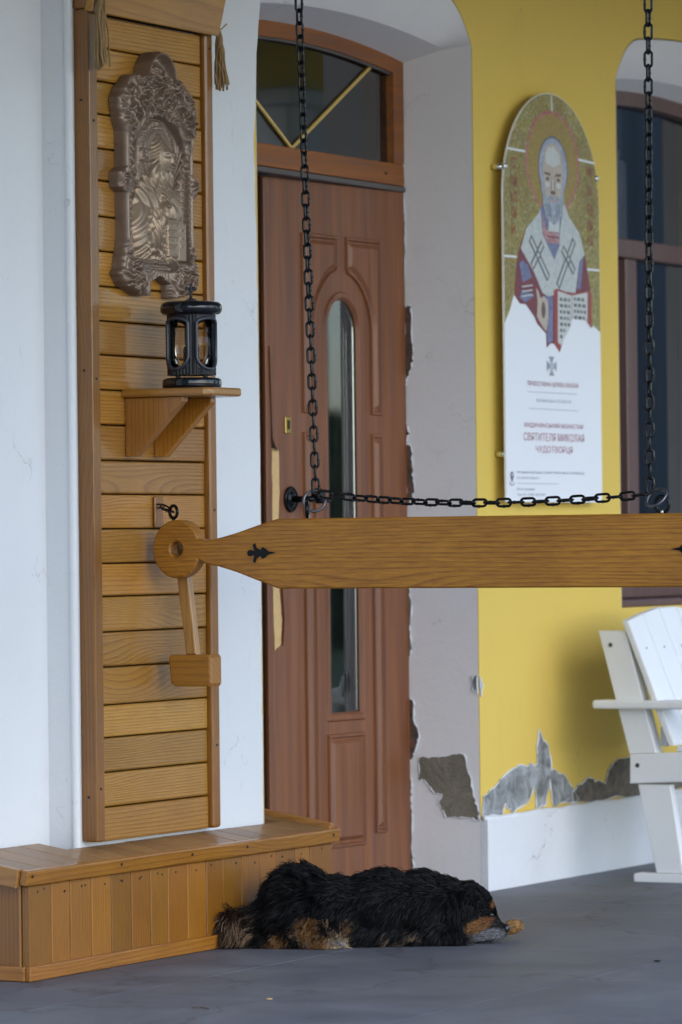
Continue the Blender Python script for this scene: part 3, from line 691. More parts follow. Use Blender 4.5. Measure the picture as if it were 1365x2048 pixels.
    # open book with lettering, hand below
    for (x0, x1, y0, y1, H) in ((.016, .074, .098, .196, .042), (.078, .120, .090, .190, .037)):
        m = sm(0, .003, (x1-x0)/2-np.abs(u-(x0+x1)/2))*sm(0, .003, (y1-y0)/2-np.abs(v-(y0+y1)/2)); h = np.where(m > 0, np.maximum(h*(1-m)+m*H, h*(1-m)+m*(H)), h); fig = np.maximum(fig, m > 0)
    for k, y in enumerate((.182, .164, .146, .126)):
        for j in range(6 - (k % 2)):
            x = .022+.0085*j; stroke([(x, y-.004), (x+.001, y+.004)], .0012, -.004); stroke([(x, y+random.choice((-.003, 0, .003))), (x+.005, y+.001)], .0012, -.003)
    for y in (.17, .15, .13): stroke([(.086, y-.004), (.088, y+.004)], .0012, -.003); stroke([(.098, y), (.106, y+.001)], .0012, -.003)
    blob(.048, .088, .040, .026, .046, .5, -.5)
    h = h - .008*f(.055, .092, .010, .008)
    for k in range(4): stroke([(.03+.012*k, .098-.004*k), (.05+.010*k, .080-.006*k)], .004, .004)
    # halo letters
    stroke([(hx-.006, hy+.064), (hx-.006, hy+.082), (hx+.006, hy+.082), (hx+.006, hy+.064)], .0015, .003)
    stroke([(hx-.078, hy+.008), (hx-.078, hy-.008), (hx-.069, hy-.008), (hx-.069, hy+.004), (hx-.069, hy-.008), (hx-.060, hy-.008), (hx-.060, hy+.008)], .0015, .003)
    stroke([(hx+.066, hy-.009), (hx+.066, hy+.009)], .0015, .003); stroke([(hx+.066, hy), (hx+.078, hy)], .0015, .003); stroke([(hx+.078, hy-.009), (hx+.078, hy+.009)], .0015, .003)
    h = np.where(mask, np.clip(h, .004, .075), 0)
    # mesh: front faces split in frame and figure, skirt down to the planks round the outline
    X0, Y0, Z0 = -1.852, -.0375, 1.632
    figm = (fig > 0) & mask & (np.abs(u) < .148) & (v > .088)
    cell = lambda M: M[:-1, :-1] & M[1:, :-1] & M[:-1, 1:] & M[1:, 1:]
    cm = cell(mask); cf = cell(figm) & cm
    ICON = empty('relief_icon', (X0, Y0, Z0), 'bronze coloured carved relief icon of a haloed bearded figure', 'icon')
    idx = np.arange(nu*nv_).reshape(nv_, nu)
    P = np.stack([X0+u*.94, Y0-.004-h, Z0+v], -1).reshape(-1, 3)
    for name, cc in (('frame', cm & ~cf), ('figure', cf)):
        jj, ii = np.nonzero(cc)
        q = np.stack([idx[jj, ii], idx[jj, ii+1], idx[jj+1, ii+1], idx[jj+1, ii]], 1)
        F = [q]; V = [P]
        if name == 'frame':
            B = P.copy(); B[:, 1] = Y0; V.append(B); o = len(P)
            pad = np.pad(cm, 1)
            for dj, di, e in ((0, -1, (0, 3)), (0, 1, (2, 1)), (-1, 0, (1, 0)), (1, 0, (3, 2))):
                nb = pad[1+dj:1+dj+cm.shape[0], 1+di:1+di+cm.shape[1]]
                j2, i2 = np.nonzero(cm & ~nb)
                q2 = np.stack([idx[j2, i2], idx[j2, i2+1], idx[j2+1, i2+1], idx[j2+1, i2]], 1)
                a, b = q2[:, e[0]], q2[:, e[1]]
                F.append(np.stack([a, b, b+o, a+o], 1))
        V = np.concatenate(V); F = np.concatenate(F)
        used = np.unique(F); mp = np.full(len(V), -1); mp[used] = np.arange(len(used))
        obj(name, (V[used].tolist(), mp[F].tolist()), M_icon if name == 'frame' else M_icon2, ICON, True)
def bronze(name, c1, c2, metal):
    t = NT(name); co = t.world_co(); nn = t.noise(co, 160, 3); n2 = t.noise(co, 25, 3)
    t.set(color=t.mix(n2, rgb(*c1), rgb(*c2)), rough=t.math('ADD', .26, t.math('MULTIPLY', nn, .2)), metal=metal, spec=.6); t.bump(nn, .15, .002); return t.m
M_icon = bronze('dark bronze painted resin', (.165, .112, .080), (.27, .190, .135), .35); M_icon2 = bronze('rubbed gold bronze paint', (.24, .166, .108), (.37, .268, .180), .4)
make_icon()

# ------------------------------------------------------------------ shelf
SF = empty('lantern_shelf', (-1.89, -.05, 1.38), 'small brown wooden shelf on two triangular brackets', 'shelf')
bms = prism([(-1.992, -.0385), (-1.992, -.272), (-1.976, -.294), (-1.845, -.294), (-1.822, -.272), (-1.80, -.18), (-1.80, -.0385)], 'z', 1.377, 1.3975, .005)
obj('shelf_board', bms, M_shelf, SF)
for x in (-1.978, -1.842):
    obj('bracket', prism([(-.0385, 1.3765), (-.205, 1.3765), (-.205, 1.365), (-.068, 1.232), (-.0385, 1.232)], 'x', x, x+.026, .002), M_bracket, SF)
# ------------------------------------------------------------------ lantern
LC = Vector((-1.874, -.170, 1.3978))
LN = empty('grave_lantern', LC, 'black granite lantern with arched windows and a cross on top', 'lantern')
def rnd_disc(r, z0, z1, e): return [(0, z0), (r-e, z0)] + [(r-e+e*math.sin(a), (z0+e)-e*math.cos(a)) for a in (rad(30), rad(60), rad(90))] + [(r-e+e*math.cos(a), (z1-e)+e*math.sin(a)) for a in (0, rad(30), rad(60), rad(90))] + [(0, z1)]
obj('base', lathe(rnd_disc(.0735, 0, .027, .008), LC, 40), M_granite, LN, True)
obj('lid', lathe(rnd_disc(.077, .183, .216, .014), LC, 40), M_granite, LN, True)
va = math.atan2(-Dh.y, -Dh.x)                      # windows face left and right of the porch side
for k in range(4):
    a = va + rad(45+90*k); p = LC + Vector((.048*math.cos(a), .048*math.sin(a), 0))
    obj('foot', lathe([(0, .027), (.005, .027), (.005, .0345), (0, .0345)], p, 8), M_lampb, LN)
    a = va + rad(10+90*k); p = LC + Vector((.05*math.cos(a), .05*math.sin(a), 0))
def lantern_body():
    n, m = 160, 72; R = .0595; z0, z1 = .034, .183; V = []; F = []; G = {}
    hw = rad(35); sp0, sp1 = .080, .158; zc = (sp0+sp1)/2
    def hole(a, z):
        d = (a + math.pi/4 - .02) % (math.pi/2) - math.pi/4
        w = d/hw; ya = (z-.082)/.034 if z < .082 else ((z-.160)/.014 if z > .160 else 0)
        return w*w + ya*ya < 1
    for i in range(n):
        for j in range(m+1):
            a = 2*math.pi*i/n; z = z0+(z1-z0)*j/m
            rr = R + .0012*math.cos(a*44)*(0 if abs(((a+math.pi/4-.02) % (math.pi/2))-math.pi/4) < rad(34) and z > .05 else 1)
            for q in (0, .006):
                V.append((LC.x+(rr-q)*math.cos(a+va), LC.y+(rr-q)*math.sin(a+va), LC.z+z))
    idx = lambda i, j, q: ((i % n)*(m+1)+j)*2+q
    solid = [[not hole(2*math.pi*(i+.5)/n, z0+(z1-z0)*(j+.5)/m) for j in range(m)] for i in range(n)]
    for i in range(n):
        for j in range(m):
            if not solid[i][j]: continue
            F.append((idx(i, j, 0), idx(i+1, j, 0), idx(i+1, j+1, 0), idx(i, j+1, 0)))
            F.append((idx(i, j, 1), idx(i, j+1, 1), idx(i+1, j+1, 1), idx(i+1, j, 1)))
            for di, dj, e in ((-1, 0, ((i, j+1), (i, j))), (1, 0, ((i+1, j), (i+1, j+1)))):
                if not solid[(i+di) % n][j]: F.append((idx(*e[0], 0), idx(*e[1], 0), idx(*e[1], 1), idx(*e[0], 1)))
            for dj, e in ((-1, ((i, j), (i+1, j))), (1, ((i+1, j+1), (i, j+1)))):
                if j+dj < 0 or j+dj >= m or not solid[i][j+dj]: F.append((idx(*e[0], 0), idx(*e[1], 0), idx(*e[1], 1), idx(*e[0], 1)))
    obj('body', (V, F), M_lampb, LN)
    for k in range(4):
        pts = []
        for q in range(48):
            t_ = 2*math.pi*q/48; w = math.cos(t_); s = math.sin(t_)
            z = (.160+.014*s) if s > 0 else (.082+.034*s)
            a = k*math.pi/2 + .02 + hw*w
            pts.append((LC.x+(R+.001)*math.cos(a+va), LC.y+(R+.001)*math.sin(a+va), LC.z+z))
        obj('window_rim', tube(pts, .0042, 8, True), M_frame, LN, True)
M_frame = simple('satin blue black rim', (.05, .055, .07), .35, .3)
va += rad(-42)
lantern_body()
obj('pane', lathe([(.0525, .036), (.0525, .182)], LC, 40), M_lglass, LN, True)
obj('candle', lathe([(0, .0355), (.020, .0355), (.021, .100), (.017, .107), (0, .107)], LC, 20), M_candle, LN, True)
cap = join(lathe([(0, .2155), (.017, .2155), (.015, .221), (.008, .2235), (.0045, .227), (0, .227)], LC, 20))
obj('finial', cap, M_ringm, LN, True)
bmx = bmesh.new(); cx, cy, cz = LC.x, LC.y, LC.z
Mr = Matrix.Translation((cx, cy, cz)) @ Matrix.Rotation(rad(-50), 4, 'Z')
bm_box(bmx, -.0035, .0035, -.0025, .0025, .226, .262, .001, 1, Mr); bm_box(bmx, -.014, -.0036, -.0025, .0025, .246, .253, .001, 1, Mr); bm_box(bmx, .0036, .014, -.0025, .0025, .246, .253, .001, 1, Mr)
obj('cross', bmx, M_lampb, LN)

# ------------------------------------------------------------------ rope tassels
def tassel(x, y, z0, z1, side):
    gs = []
    for k in range(34):
        a = random.uniform(0, 6.28); r = random.uniform(.0, 1)**.5; sp = random.uniform(.018, .034)
        zz = z1 + random.uniform(-.008, .018); ph = random.uniform(0, 6); pts = []; N_ = 16
        for i in range(N_+1):
            t_ = i/N_; w = .006+.75*sp*t_**.7
            pts.append((x + r*w*math.cos(a+.8*t_)+.0025*math.sin(t_*16+ph) + side*.012*t_, y - .004 + r*w*.6*math.sin(a+.8*t_)+.0025*math.cos(t_*14+ph), z0+(zz-z0)*t_))
        gs.append(tube(pts, .0026, 5))
    return gs
t1 = tassel(-2.150, -.085, 2.36, 2.175, .3); t2 = tassel(-1.545, -.060, 2.325, 2.182, .9)
t2.append(tube([(-1.548, -.064, 2.325), (-1.531, -.066, 2.335), (-1.511, -.068, 2.348)], .0018, 5))
tag(obj('rope_tassel', join(*t1), M_rope, None, True), 'frayed jute rope tassel hanging over the post beside the side wall', 'tassel')
tag(obj('rope_tassel', join(*t2), M_rope, None, True), 'frayed jute rope tassel hanging beside the post nearest the door', 'tassel')

# ------------------------------------------------------------------ hanging oak beam (semantron)
XB = -1.870; TB = .040
BM = empty('striking_beam', (XB, -.85, .90), 'long oiled oak striking beam with a round pierced end hung on chains', 'beam')
cY, cZ, cR = -.128, 1.002, .0725
pts = []
for i in range(41):                                # round head
    a = rad(-28 - (304*i/40)) ; pts.append((cY - cR*math.cos(a)*.94, cZ + cR*math.sin(a)))
pts = [(cY - cR*.94*math.cos(rad(q)), cZ + cR*math.sin(rad(q))) for q in np.linspace(158, -158, 44)]
top = [(-.212, 1.022), (-.25, 1.028), (-.30, 1.040), (-.35, 1.055), (-.39, 1.067), (-.418, 1.0735), (-.425, 1.0735), (-1.95, 1.0735), (-2.03, 1.055), (-2.12, 1.03), (-2.12, .945), (-2.03, .92), (-1.95, .9015), (-.425, .9025), (-.418, .903), (-.36, .923), (-.30, .944), (-.25, .958), (-.212, .965)]
outline = pts + top[::-1] if False else None
o1 = [(cY - cR*.94*math.cos(rad(q)), cZ + cR*math.sin(rad(q))) for q in np.linspace(-21, -339, 44)]   # bottom neck round to top neck
outline = o1 + top
def beam_mesh():
    bm = bmesh.new(); hole = [(cY - .019*.94*math.cos(2*math.pi*i/24), cZ+.019*math.sin(2*math.pi*i/24)) for i in range(24)]
    rings = []
    for x, ins in ((XB-TB/2, .004), (XB-TB/2+.004, 0), (XB+TB/2-.004, 0), (XB+TB/2, .004)):
        rings.append([bm.verts.new((x, *p)) for p in inset(outline, ins)])
    hr = []
    for x, g in ((XB-TB/2, .004), (XB-TB/2+.004, 0), (XB+TB/2-.004, 0), (XB+TB/2, .004)):
        hr.append([bm.verts.new((x, cY+(p[0]-cY)*(1+g/.019), cZ+(p[1]-cZ)*(1+g/.019))) for p in hole])
    for R_ in (rings, hr):
        n = len(R_[0])
        for a, b in zip(R_[:-1], R_[1:]):
            for i in range(n): bm.faces.new((a[i], a[(i+1) % n], b[(i+1) % n], b[i]))
    from mathutils.geometry import tessellate_polygon
    for k in (0, 3):
        vs = rings[k] + hr[k]
        for tri in tessellate_polygon([[Vector((v.co.y, v.co.z, 0)) for v in rings[k]], [Vector((v.co.y, v.co.z, 0)) for v in hr[k]]]):
            try: bm.faces.new([vs[i] for i in tri])
            except ValueError: pass
    bmesh.ops.recalc_face_normals(bm, faces=bm.faces); return bm
obj('beam_board', beam_mesh(), M_beam, BM)
def eye(y, z, r=.0155, w=.0045, tw=0):             # eye screw in the top edge of the beam
    pts = []
    for i in range(22):
        a = rad(-80+ 320*i/21); pts.append((XB+math.sin(tw)*r*math.sin(a)*.0 + r*math.sin(a)*math.cos(tw), y+r*math.sin(a)*math.sin(tw), z+.018+r*1.1*-math.cos(a)))
    pts = [(XB, y, z-.012), (XB, y, z+.004)] + [(XB+r*math.sin(rad(a))*math.cos(tw), y+r*math.sin(rad(a))*math.sin(tw), z+.0215-r*1.12*math.cos(rad(a))) for a in np.linspace(14, 346, 22)]
    return pts
ztop = 1.0735
for y, tw in ((-.492, rad(25)), (-1.441, rad(100))):
    e = eye(y, ztop, .0165, .005, tw)
    obj('eye_screw', tube(e, .0046, 8), M_iron, BM, True)
    obj('screw_shank', tube([(XB, y, ztop-.002), (XB, y, ztop+.008)], .0056, 8), M_steel, BM, True)
# black iron spearhead ornaments nailed to the beam
def spear(y0, s):
    P = [(0, .003), (.004, .0075), (.012, .0075), (.016, .003), (.019, .006), (.0155, .021), (.021, .024), (.025, .013), (.031, .010), (.036, .006), (.042, .0145), (.050, .011), (.058, .004), (.081, 0)]
    poly = [(y0 - s*a, cZ-.0115+b) for a, b in P] + [(y0 - s*a, cZ-.0115-b) for a, b in P[::-1][1:]]
    obj('iron_ornament', prism(poly, 'x', XB-TB/2-.0035, XB-TB/2-.0005, .0), M_iron, BM)
spear(-.335, 1); spear(-1.553, -1)

# ------------------------------------------------------------------ chains
def link_geo(Lo=.0445, Wd=.0238, r=.00325):
    hl, hw = Lo/2-Wd/2, Wd/2-r; pts = []
    for i in range(9): a = math.pi*i/8; pts.append((hw*math.cos(a), 0, hl+hw*math.sin(a)))
    for i in range(9): a = math.pi+math.pi*i/8; pts.append((hw*math.cos(a), 0, -hl+hw*math.sin(a)))
    return tube(pts, r, 8, True)
def link_mesh():
    V, F = link_geo(); me = bpy.data.meshes.new('link'); 
    V2, F2 = tube([(.0089, 0, -.0015), (.0089, 0, .0015)], .0042, 8); V, F = join((V, F), (V2, F2))   # weld bead
    me.from_pydata([tuple(v) for v in V], [], F); me.polygons.foreach_set('use_smooth', [True]*len(F)); me.materials.append(M_iron); return me
LINK = link_mesh()
VIEW = math.atan2(-Dh.y, -Dh.x)
def chain(name, path, label, tw0, dtw, par=None, group=None):
    c = empty(name, path[0], label, 'chain', group)
    seg = [Vector(p) for p in path]; L = [0]
    for a, b in zip(seg[:-1], seg[1:]): L.append(L[-1]+(b-a).length)
    pitch = .0318; n = int(L[-1]/pitch)+1; pitch = L[-1]/max(1, n-1)
    tw = tw0
    for i in range(n):
        s = min(i*pitch, L[-1]-1e-6); k = max(j for j in range(len(L)-1) if L[j] <= s)
        t_ = (s-L[k])/(L[k+1]-L[k]); p = seg[k].lerp(seg[k+1], t_); d = (seg[min(k+1, len(seg)-1)]-seg[k]).normalized()
        ref = R0 if abs(d.z) > .6 else UP
        x = (ref - d*ref.dot(d)).normalized(); y = d.cross(x)
        tw += dtw + random.gauss(0, rad(7)); a = tw + (math.pi/2 if i % 2 else 0)
        X = x*math.cos(a)+y*math.sin(a); Y = d.cross(X)
        o = bpy.data.objects.new('chain_link', LINK); COL.objects.link(o); o.parent = c
        M = Matrix(((X.x, Y.x, d.x, p.x-path[0][0]), (X.y, Y.y, d.y, p.y-path[0][1]), (X.z, Y.z, d.z, p.z-path[0][2]), (0, 0, 0, 1)))
        o.matrix_local = M
    return c
def ring(c, r, w, nrm, label):
    n = Vector(nrm).normalized(); a = n.orthogonal().normalized(); b = n.cross(a); c = Vector(c)
    return tag(obj('steel_ring', tube([c+a*(r*math.cos(q))+b*(r*math.sin(q)) for q in np.linspace(0, 2*math.pi, 28, endpoint=False)], w, 8, True), M_ringm, None, True), label, 'ring')
ring((XB, -.512, 1.116), .0265, .0037, (-.80, -.35, .25), 'steel ring joining chains to the beam eye near the door handle')
ring((XB, -1.426, 1.110), .0265, .0037, (-.62, .18, .55), 'black ring joining chains to the beam eye beside the iron spearhead')
chain('hanging_chain', [(XB, -.516, 1.152), (XB, -.484, 2.34), (XB, -.4645, 3.095)], 'black iron chain hanging in front of the door and transom glass', rad(8), rad(-.6), group=None)
chain('hanging_chain', [(XB, -1.410, 1.140), (XB, -1.421, 2.28), (XB, -1.428, 3.095)], 'black iron chain hanging in front of the dark window', rad(4), rad(1.5))
hp = []
for i in range(25):
    t_ = i/24; y = -.5435+(-1.385+.5435)*t_; z = 1.131*(1-t_)+1.1175*t_ - .0195*4*t_*(1-t_)*(1-.25*(t_-.5)); hp.append((XB, y, z))
chain('slack_chain', hp, 'black iron chain slung level between the two beam rings', rad(6), rad(3))
# hook and staple that tie the round end of the beam to the shrine
HK = empty('wall_hook', (-1.85, -.055, 1.105), 'small black hook tying the round beam end to the planks', 'hook')
obj('staple', tube([(-1.838, -.042, 1.114), (-1.842, -.062, 1.114), (-1.852, -.073, 1.110), (-1.838, -.062, 1.106), (-1.830, -.042, 1.106)], .0026, 8), M_ringm, HK, True)
for k, (p, d, a) in enumerate((((-1.857, -.0775, 1.105), (-.05, -.85, -.3), .3), ((-1.862, -.0935, 1.098), (-.1, -.8, -.25), 1.5))):
    d = Vector(d).normalized(); x = (UP - d*UP.dot(d)).normalized(); y = d.cross(x); X = x*math.cos(a)+y*math.sin(a); Y = d.cross(X)
    o = bpy.data.objects.new('chain_link', LINK); COL.objects.link(o); o.parent = HK; q = Vector(p)-WL[HK]; s = .72
    o.matrix_local = Matrix(((X.x*s, Y.x*s, d.x*s, q.x), (X.y*s, Y.y*s, d.y*s, q.y), (X.z*s, Y.z*s, d.z*s, q.z), (0, 0, 0, 1)))
e = [(XB, -.110, 1.060), (XB, -.110, 1.078)] + [(XB+.004*math.sin(rad(a)), -.110+.0135*math.sin(rad(a)), 1.0945-.0155*math.cos(rad(a))) for a in np.linspace(14, 346, 20)]
obj('eye_screw', tube(e, .0042, 8), M_iron, BM, True)

# ------------------------------------------------------------------ mallet
ML = empty('wooden_mallet', (-1.81, -.13, .70), 'wooden mallet hanging behind the round end of the beam', 'mallet')
hd = [(-.075, .735), (-.078, .730), (-.083, .672), (-.088, .664), (-.196, .662), (-.208, .674), (-.208, .728), (-.200, .738)]
Mm = Matrix.Translation((0, -.14, .70)) @ Matrix.Rotation(rad(3), 4, 'X') @ Matrix.Translation((0, .14, -.70))
bm = prism([(-.078, .738), (-.074, .730), (-.080, .668), (-.090, .660), (-.194, .660), (-.198, .668), (-.198, .732), (-.192, .740)], 'x', -1.845, -1.79, .006)
obj('head', bm, M_mallet, ML)
bm = prism([(-.118, .739), (-.148, .739), (-.126, .93), (-.112, 1.04), (-.083, 1.04), (-.094, .93)], 'x', -1.832, -1.807, .004)
obj('handle', bm, M_handle, ML)
obj('cord', tube([(-1.835, -.10, 1.03), (-1.845, -.112, 1.012), (-1.87, -.128, 1.000), (-1.845, -.12, 1.006), (-1.833, -.106, 1.02)], .002, 6), M_rope, ML, True)

# ------------------------------------------------------------------ saint sign on the yellow wall
SX, SZ, SY = .105, 1.125, -.042
SG = empty('church_sign', (SX+.325, -.02, SZ), 'arched printed board with mosaic bishop saint and red lettering', 'sign')
def spoly(p): return [(SX+a, SZ+b) for a, b in p]
arch_top = [(.3245+.3245*math.cos(rad(a)), .893+.3245*math.sin(rad(a))) for a in np.linspace(0, 180, 37)]
obj('board', prism(spoly([(0, 0), (.649, 0)] + arch_top), 'y', SY, SY+.006), simple('white sign board', (.80, .82, .86), .35, 0, 0, .4), SG)
def mosaic():
    t = NT('gold mosaic print'); p = t.world_co()
    v = t.n('TexVoronoi', {'Vector': p, 'Scale': 150.0}); c = v.outputs['Color']; s = t.n('SeparateColor', {0: c}).outputs
    n = t.noise(p, 9, 3)
    col = t.mix(s[0], rgb(.20, .16, .028), rgb(.42, .34, .085)); col = t.mix(t.math('MULTIPLY', t.ramp(s[1], [(.72, 0.0), (.8, 1.0)]), .6), col, rgb(.20, .22, .10))
    col = t.mix(t.math('MULTIPLY', t.ramp(s[2], [(.86, 0.0), (.92, 1.0)]), .55), col, rgb(.50, .50, .38)); col = t.mix(t.math('MULTIPLY', t.ramp(n, [(.45, 0.0), (.65, 1.0)]), .4), col, rgb(.20, .12, .03))
    return t.set(color=col, rough=.35, spec=.4)
M_mos = mosaic()
def printm(name, a, b=None, sc=120):
    t = NT(name); v = t.n('TexVoronoi', {'Vector': t.world_co(), 'Scale': float(sc)}).outputs['Color']; s = t.n('SeparateColor', {0: v}).outputs[0]
    b = b or tuple(x*.7 for x in a); return t.set(color=t.mix(s, rgb(*a), rgb(*b)), rough=.35, spec=.4)
P_white = printm('printed white', (.72, .74, .76), (.72, .74, .76)); P_omo = printm('printed pale robe', (.56, .58, .55), (.44, .48, .50))
P_mar = printm('printed maroon', (.22, .045, .05), (.15, .035, .06)); P_blue = printm('printed slate blue', (.13, .14, .26), (.20, .22, .36)); P_red = printm('printed red', (.36, .06, .05), (.28, .05, .05))
P_hair = printm('printed grey hair', (.42, .45, .55), (.28, .31, .40)); P_face = printm('printed skin', (.52, .44, .36), (.44, .37, .31)); P_brow = printm('printed brown', (.16, .11, .085), (.12, .085, .07))
P_beard = printm('printed beard', (.38, .42, .47), (.22, .26, .32)); P_halo = printm('printed halo ring', (.40, .08, .08), (.46, .22, .22)); P_dk = printm('printed dark grey', (.10, .11, .12), (.16, .17, .18)); P_pink = printm('printed pink trim', (.52, .34, .34), (.36, .14, .16)); P_page = printm('printed page', (.58, .60, .58), (.52, .55, .54))
P_tred = simple('printed pale maroon ink', (.46, .23, .27), .5); P_tgrey = simple('printed grey ink', (.30, .32, .35), .5); P_tline = simple('printed thin line ink', (.45, .50, .55), .5)
lev = [0]
ART = empty('printed_saint', (SX+.325, SY, SZ+.8), parent=SG)
last = [None]
def pr(poly, m, name='print', par=None):
    b = [min(p[0] for p in poly), max(p[0] for p in poly), min(p[1] for p in poly), max(p[1] for p in poly)]
    # lowest level on which nothing printed so far overlaps
    L_ = 1 + max([l for q, l in DONE if q[0] < b[1] and b[0] < q[1] and q[2] < b[3] and b[2] < q[3]] or [0])
    DONE.append((b, L_)); return obj(name, flat(spoly(poly), SY-.0004-.00012*L_), m, par or ART)
DONE = []
edgeP = [(.0, .522), (.035, .56), (.063, .607), (.101, .582), (.14, .582), (.196, .547), (.213, .528), (.274, .500), (.275, .459), (.304, .473), (.327, .472), (.362, .448), (.39, .488), (.427, .517), (.45, .55), (.487, .557), (.528, .561), (.583, .529), (.6, .536), (.647, .519)]
pr([(.002, .522)] + edgeP[1:] + [(.647, .893)] + [(.3245+.3225*math.cos(rad(a)), .893+.3225*math.sin(rad(a))) for a in np.linspace(0, 180, 37)], M_mos, 'mosaic_ground')
def strip(a, b, w):
    d = Vector((b[0]-a[0], b[1]-a[1])).normalized(); n = Vector((-d.y, d.x))*w/2
    return [(a[0]+n.x, a[1]+n.y), (a[0]-n.x, a[1]-n.y), (b[0]-n.x, b[1]-n.y), (b[0]+n.x, b[1]+n.y)]
for a, b in (((.026, 1.033), (.148, 1.032)), ((.504, 1.035), (.620, 1.031)), ((.003, .717), (.083, .718)), ((.56, .706), (.646, .707)), ((.327, 1.212), (.33, 1.166))): pr(strip(a, b, .007), P_white)
def ell(cx, cy, rx, ry, n=40): return [(cx+rx*math.cos(2*math.pi*i/n), cy+ry*math.sin(2*math.pi*i/n)) for i in range(n)]
pr(ell(.329, 1.012, .180, .154), P_halo); pr(ell(.329, 1.012, .168, .145), printm('gold halo', (.38, .26, .06), (.27, .19, .04), 170))
pr([(.248, .87), (.226, .845), (.151, .809), (.106, .752), (.083, .705), (.063, .607), (.101, .582), (.14, .582), (.196, .547), (.213, .528), (.274, .500), (.275, .459), (.304, .473), (.327, .472), (.362, .448), (.39, .488), (.45, .55), (.581, .643), (.56, .702), (.543, .753), (.508, .811), (.436, .858), (.41, .884)], P_mar)
pr([(.23, .855), (.15, .807), (.11, .745), (.199, .676), (.251, .62), (.286, .612), (.322, .615), (.34, .632), (.475, .63), (.505, .727), (.543, .749), (.508, .811), (.436, .858), (.401, .90), (.373, .807), (.369, .767), (.333, .722), (.255, .796), (.248, .875)], P_omo)
for p in ([(.122, .711), (.156, .697), (.182, .663), (.12, .645), (.1, .70)], [(.12, .625), (.198, .61), (.136, .586), (.098, .60)], [(.533, .741), (.505, .727), (.485, .643), (.512, .644)], [(.268, .613), (.322, .611), (.318, .482), (.28, .47), (.279, .519)], [(.244, .875), (.255, .796), (.333, .722), (.369, .767), (.373, .807), (.401, .895)]): pr(p, P_blue)
pr([(.256, .80), (.262, .86), (.278, .81), (.367, .803), (.367, .772), (.285, .772)], P_pink)
pr([(.30, .85), (.295, .806), (.368, .806), (.372, .85)], P_page)
pr(strip((.288, .79), (.366, .79), .005), P_mar)
for q in range(3): pr(strip((.115, .632-.014*q), (.185, .640-.014*q), .004), P_page)
for (a, b) in (((.172, .779), (.292, .665)), ((.255, .767), (.182, .694)), ((.47, .789), (.354, .644)), ((.388, .76), (.468, .693))):
    pr(strip(a, b, .028), P_dk); pr(strip((a[0]*.97+b[0]*.03, a[1]*.97+b[1]*.03), (a[0]*.03+b[0]*.97, a[1]*.03+b[1]*.97), .013), P_omo)
for c in ((.223, .731), (.428, .728)): pr(ell(c[0], c[1], .017, .013, 12), P_dk); pr(ell(c[0], c[1], .009, .007, 10), P_omo)
pr(ell(.331, .995, .100, .097), P_dk); pr(ell(.331, .993, .094, .092), P_hair); pr([(.256, .97), (.25, .93), (.265, .89), (.40, .89), (.404, .935), (.40, .97)], P_hair)
pr([(.262, .99), (.272, 1.04), (.30, 1.064), (.33, 1.07), (.362, 1.062), (.388, 1.038), (.397, .995), (.392, .945), (.37, .90), (.327, .885), (.29, .90), (.268, .94)], P_face)
pr([(.30, 1.055), (.335, 1.06), (.372, 1.04), (.38, 1.01), (.33, .998), (.28, 1.01), (.282, 1.04)], P_page)
for s in (-1, 1):
    cx = .329+s*.036
    pr(strip((cx-s*.02, .975), (cx+s*.02, .978), .008), P_brow); pr(ell(cx, .962, .013, .0055, 14), P_brow); pr(ell(cx+s*.002, .945, .016, .008, 14), P_page)
    pr(strip((.329+s*.009, .972), (.329+s*.011, .925), .004), P_brow)
pr(ell(.329, .922, .018, .006, 14), P_brow); pr(strip((.3275, .965), (.3275, .928), .009), P_page)
pr([(.256, .935), (.26, .885), (.276, .848), (.31, .834), (.336, .826), (.362, .84), (.384, .857), (.402, .895), (.399, .938), (.375, .905), (.35, .915), (.328, .912), (.305, .915), (.285, .905)], P_beard)
pr(ell(.329, .899, .018, .005, 12), P_pink)
pr([(.31, .89), (.35, .89), (.345, .86), (.33, .85), (.315, .862)], P_hair)
for x0 in (.285, .30, .352, .372): pr(strip((x0, .885), (x0+(.33-x0)*.3, .848), .005), P_dk)
pr([(.207, .633), (.217, .595), (.212, .548), (.248, .520), (.273, .507), (.289, .551), (.286, .598), (.259, .612), (.237, .604), (.222, .626)], P_face)
pr(ell(.255, .57, .014, .025, 16), P_brow)
pr([(.326, .631), (.349, .638), (.448, .626), (.563, .642), (.586, .633), (.584, .531), (.583, .529), (.528, .561), (.487, .557), (.45, .55), (.427, .517), (.39, .488), (.362, .449), (.327, .472)], P_red)
pr([(.353, .631), (.448, .621), (.558, .636), (.555, .544), (.528, .561), (.487, .557), (.45, .55), (.427, .517), (.39, .488), (.372, .468), (.350, .478)], P_page)
pr(strip((.4485, .621), (.4465, .552), .005), P_pink)
for q in range(7):
    z = .607-.0185*q; x1 = .437 if q < 5 else .41-.012*(q-4)
    x = .365
    while x < x1:
        w = random.uniform(.012, .024); pr(strip((x, z), (min(x+w, x1), z-.001), .010), P_dk); x += w+.008
for q in range(4):
    z = .612-.0185*q; x = .462
    while x < .54:
        w = random.uniform(.012, .024); pr(strip((x, z), (min(x+w, .545), z), .010), P_dk); x += w+.008
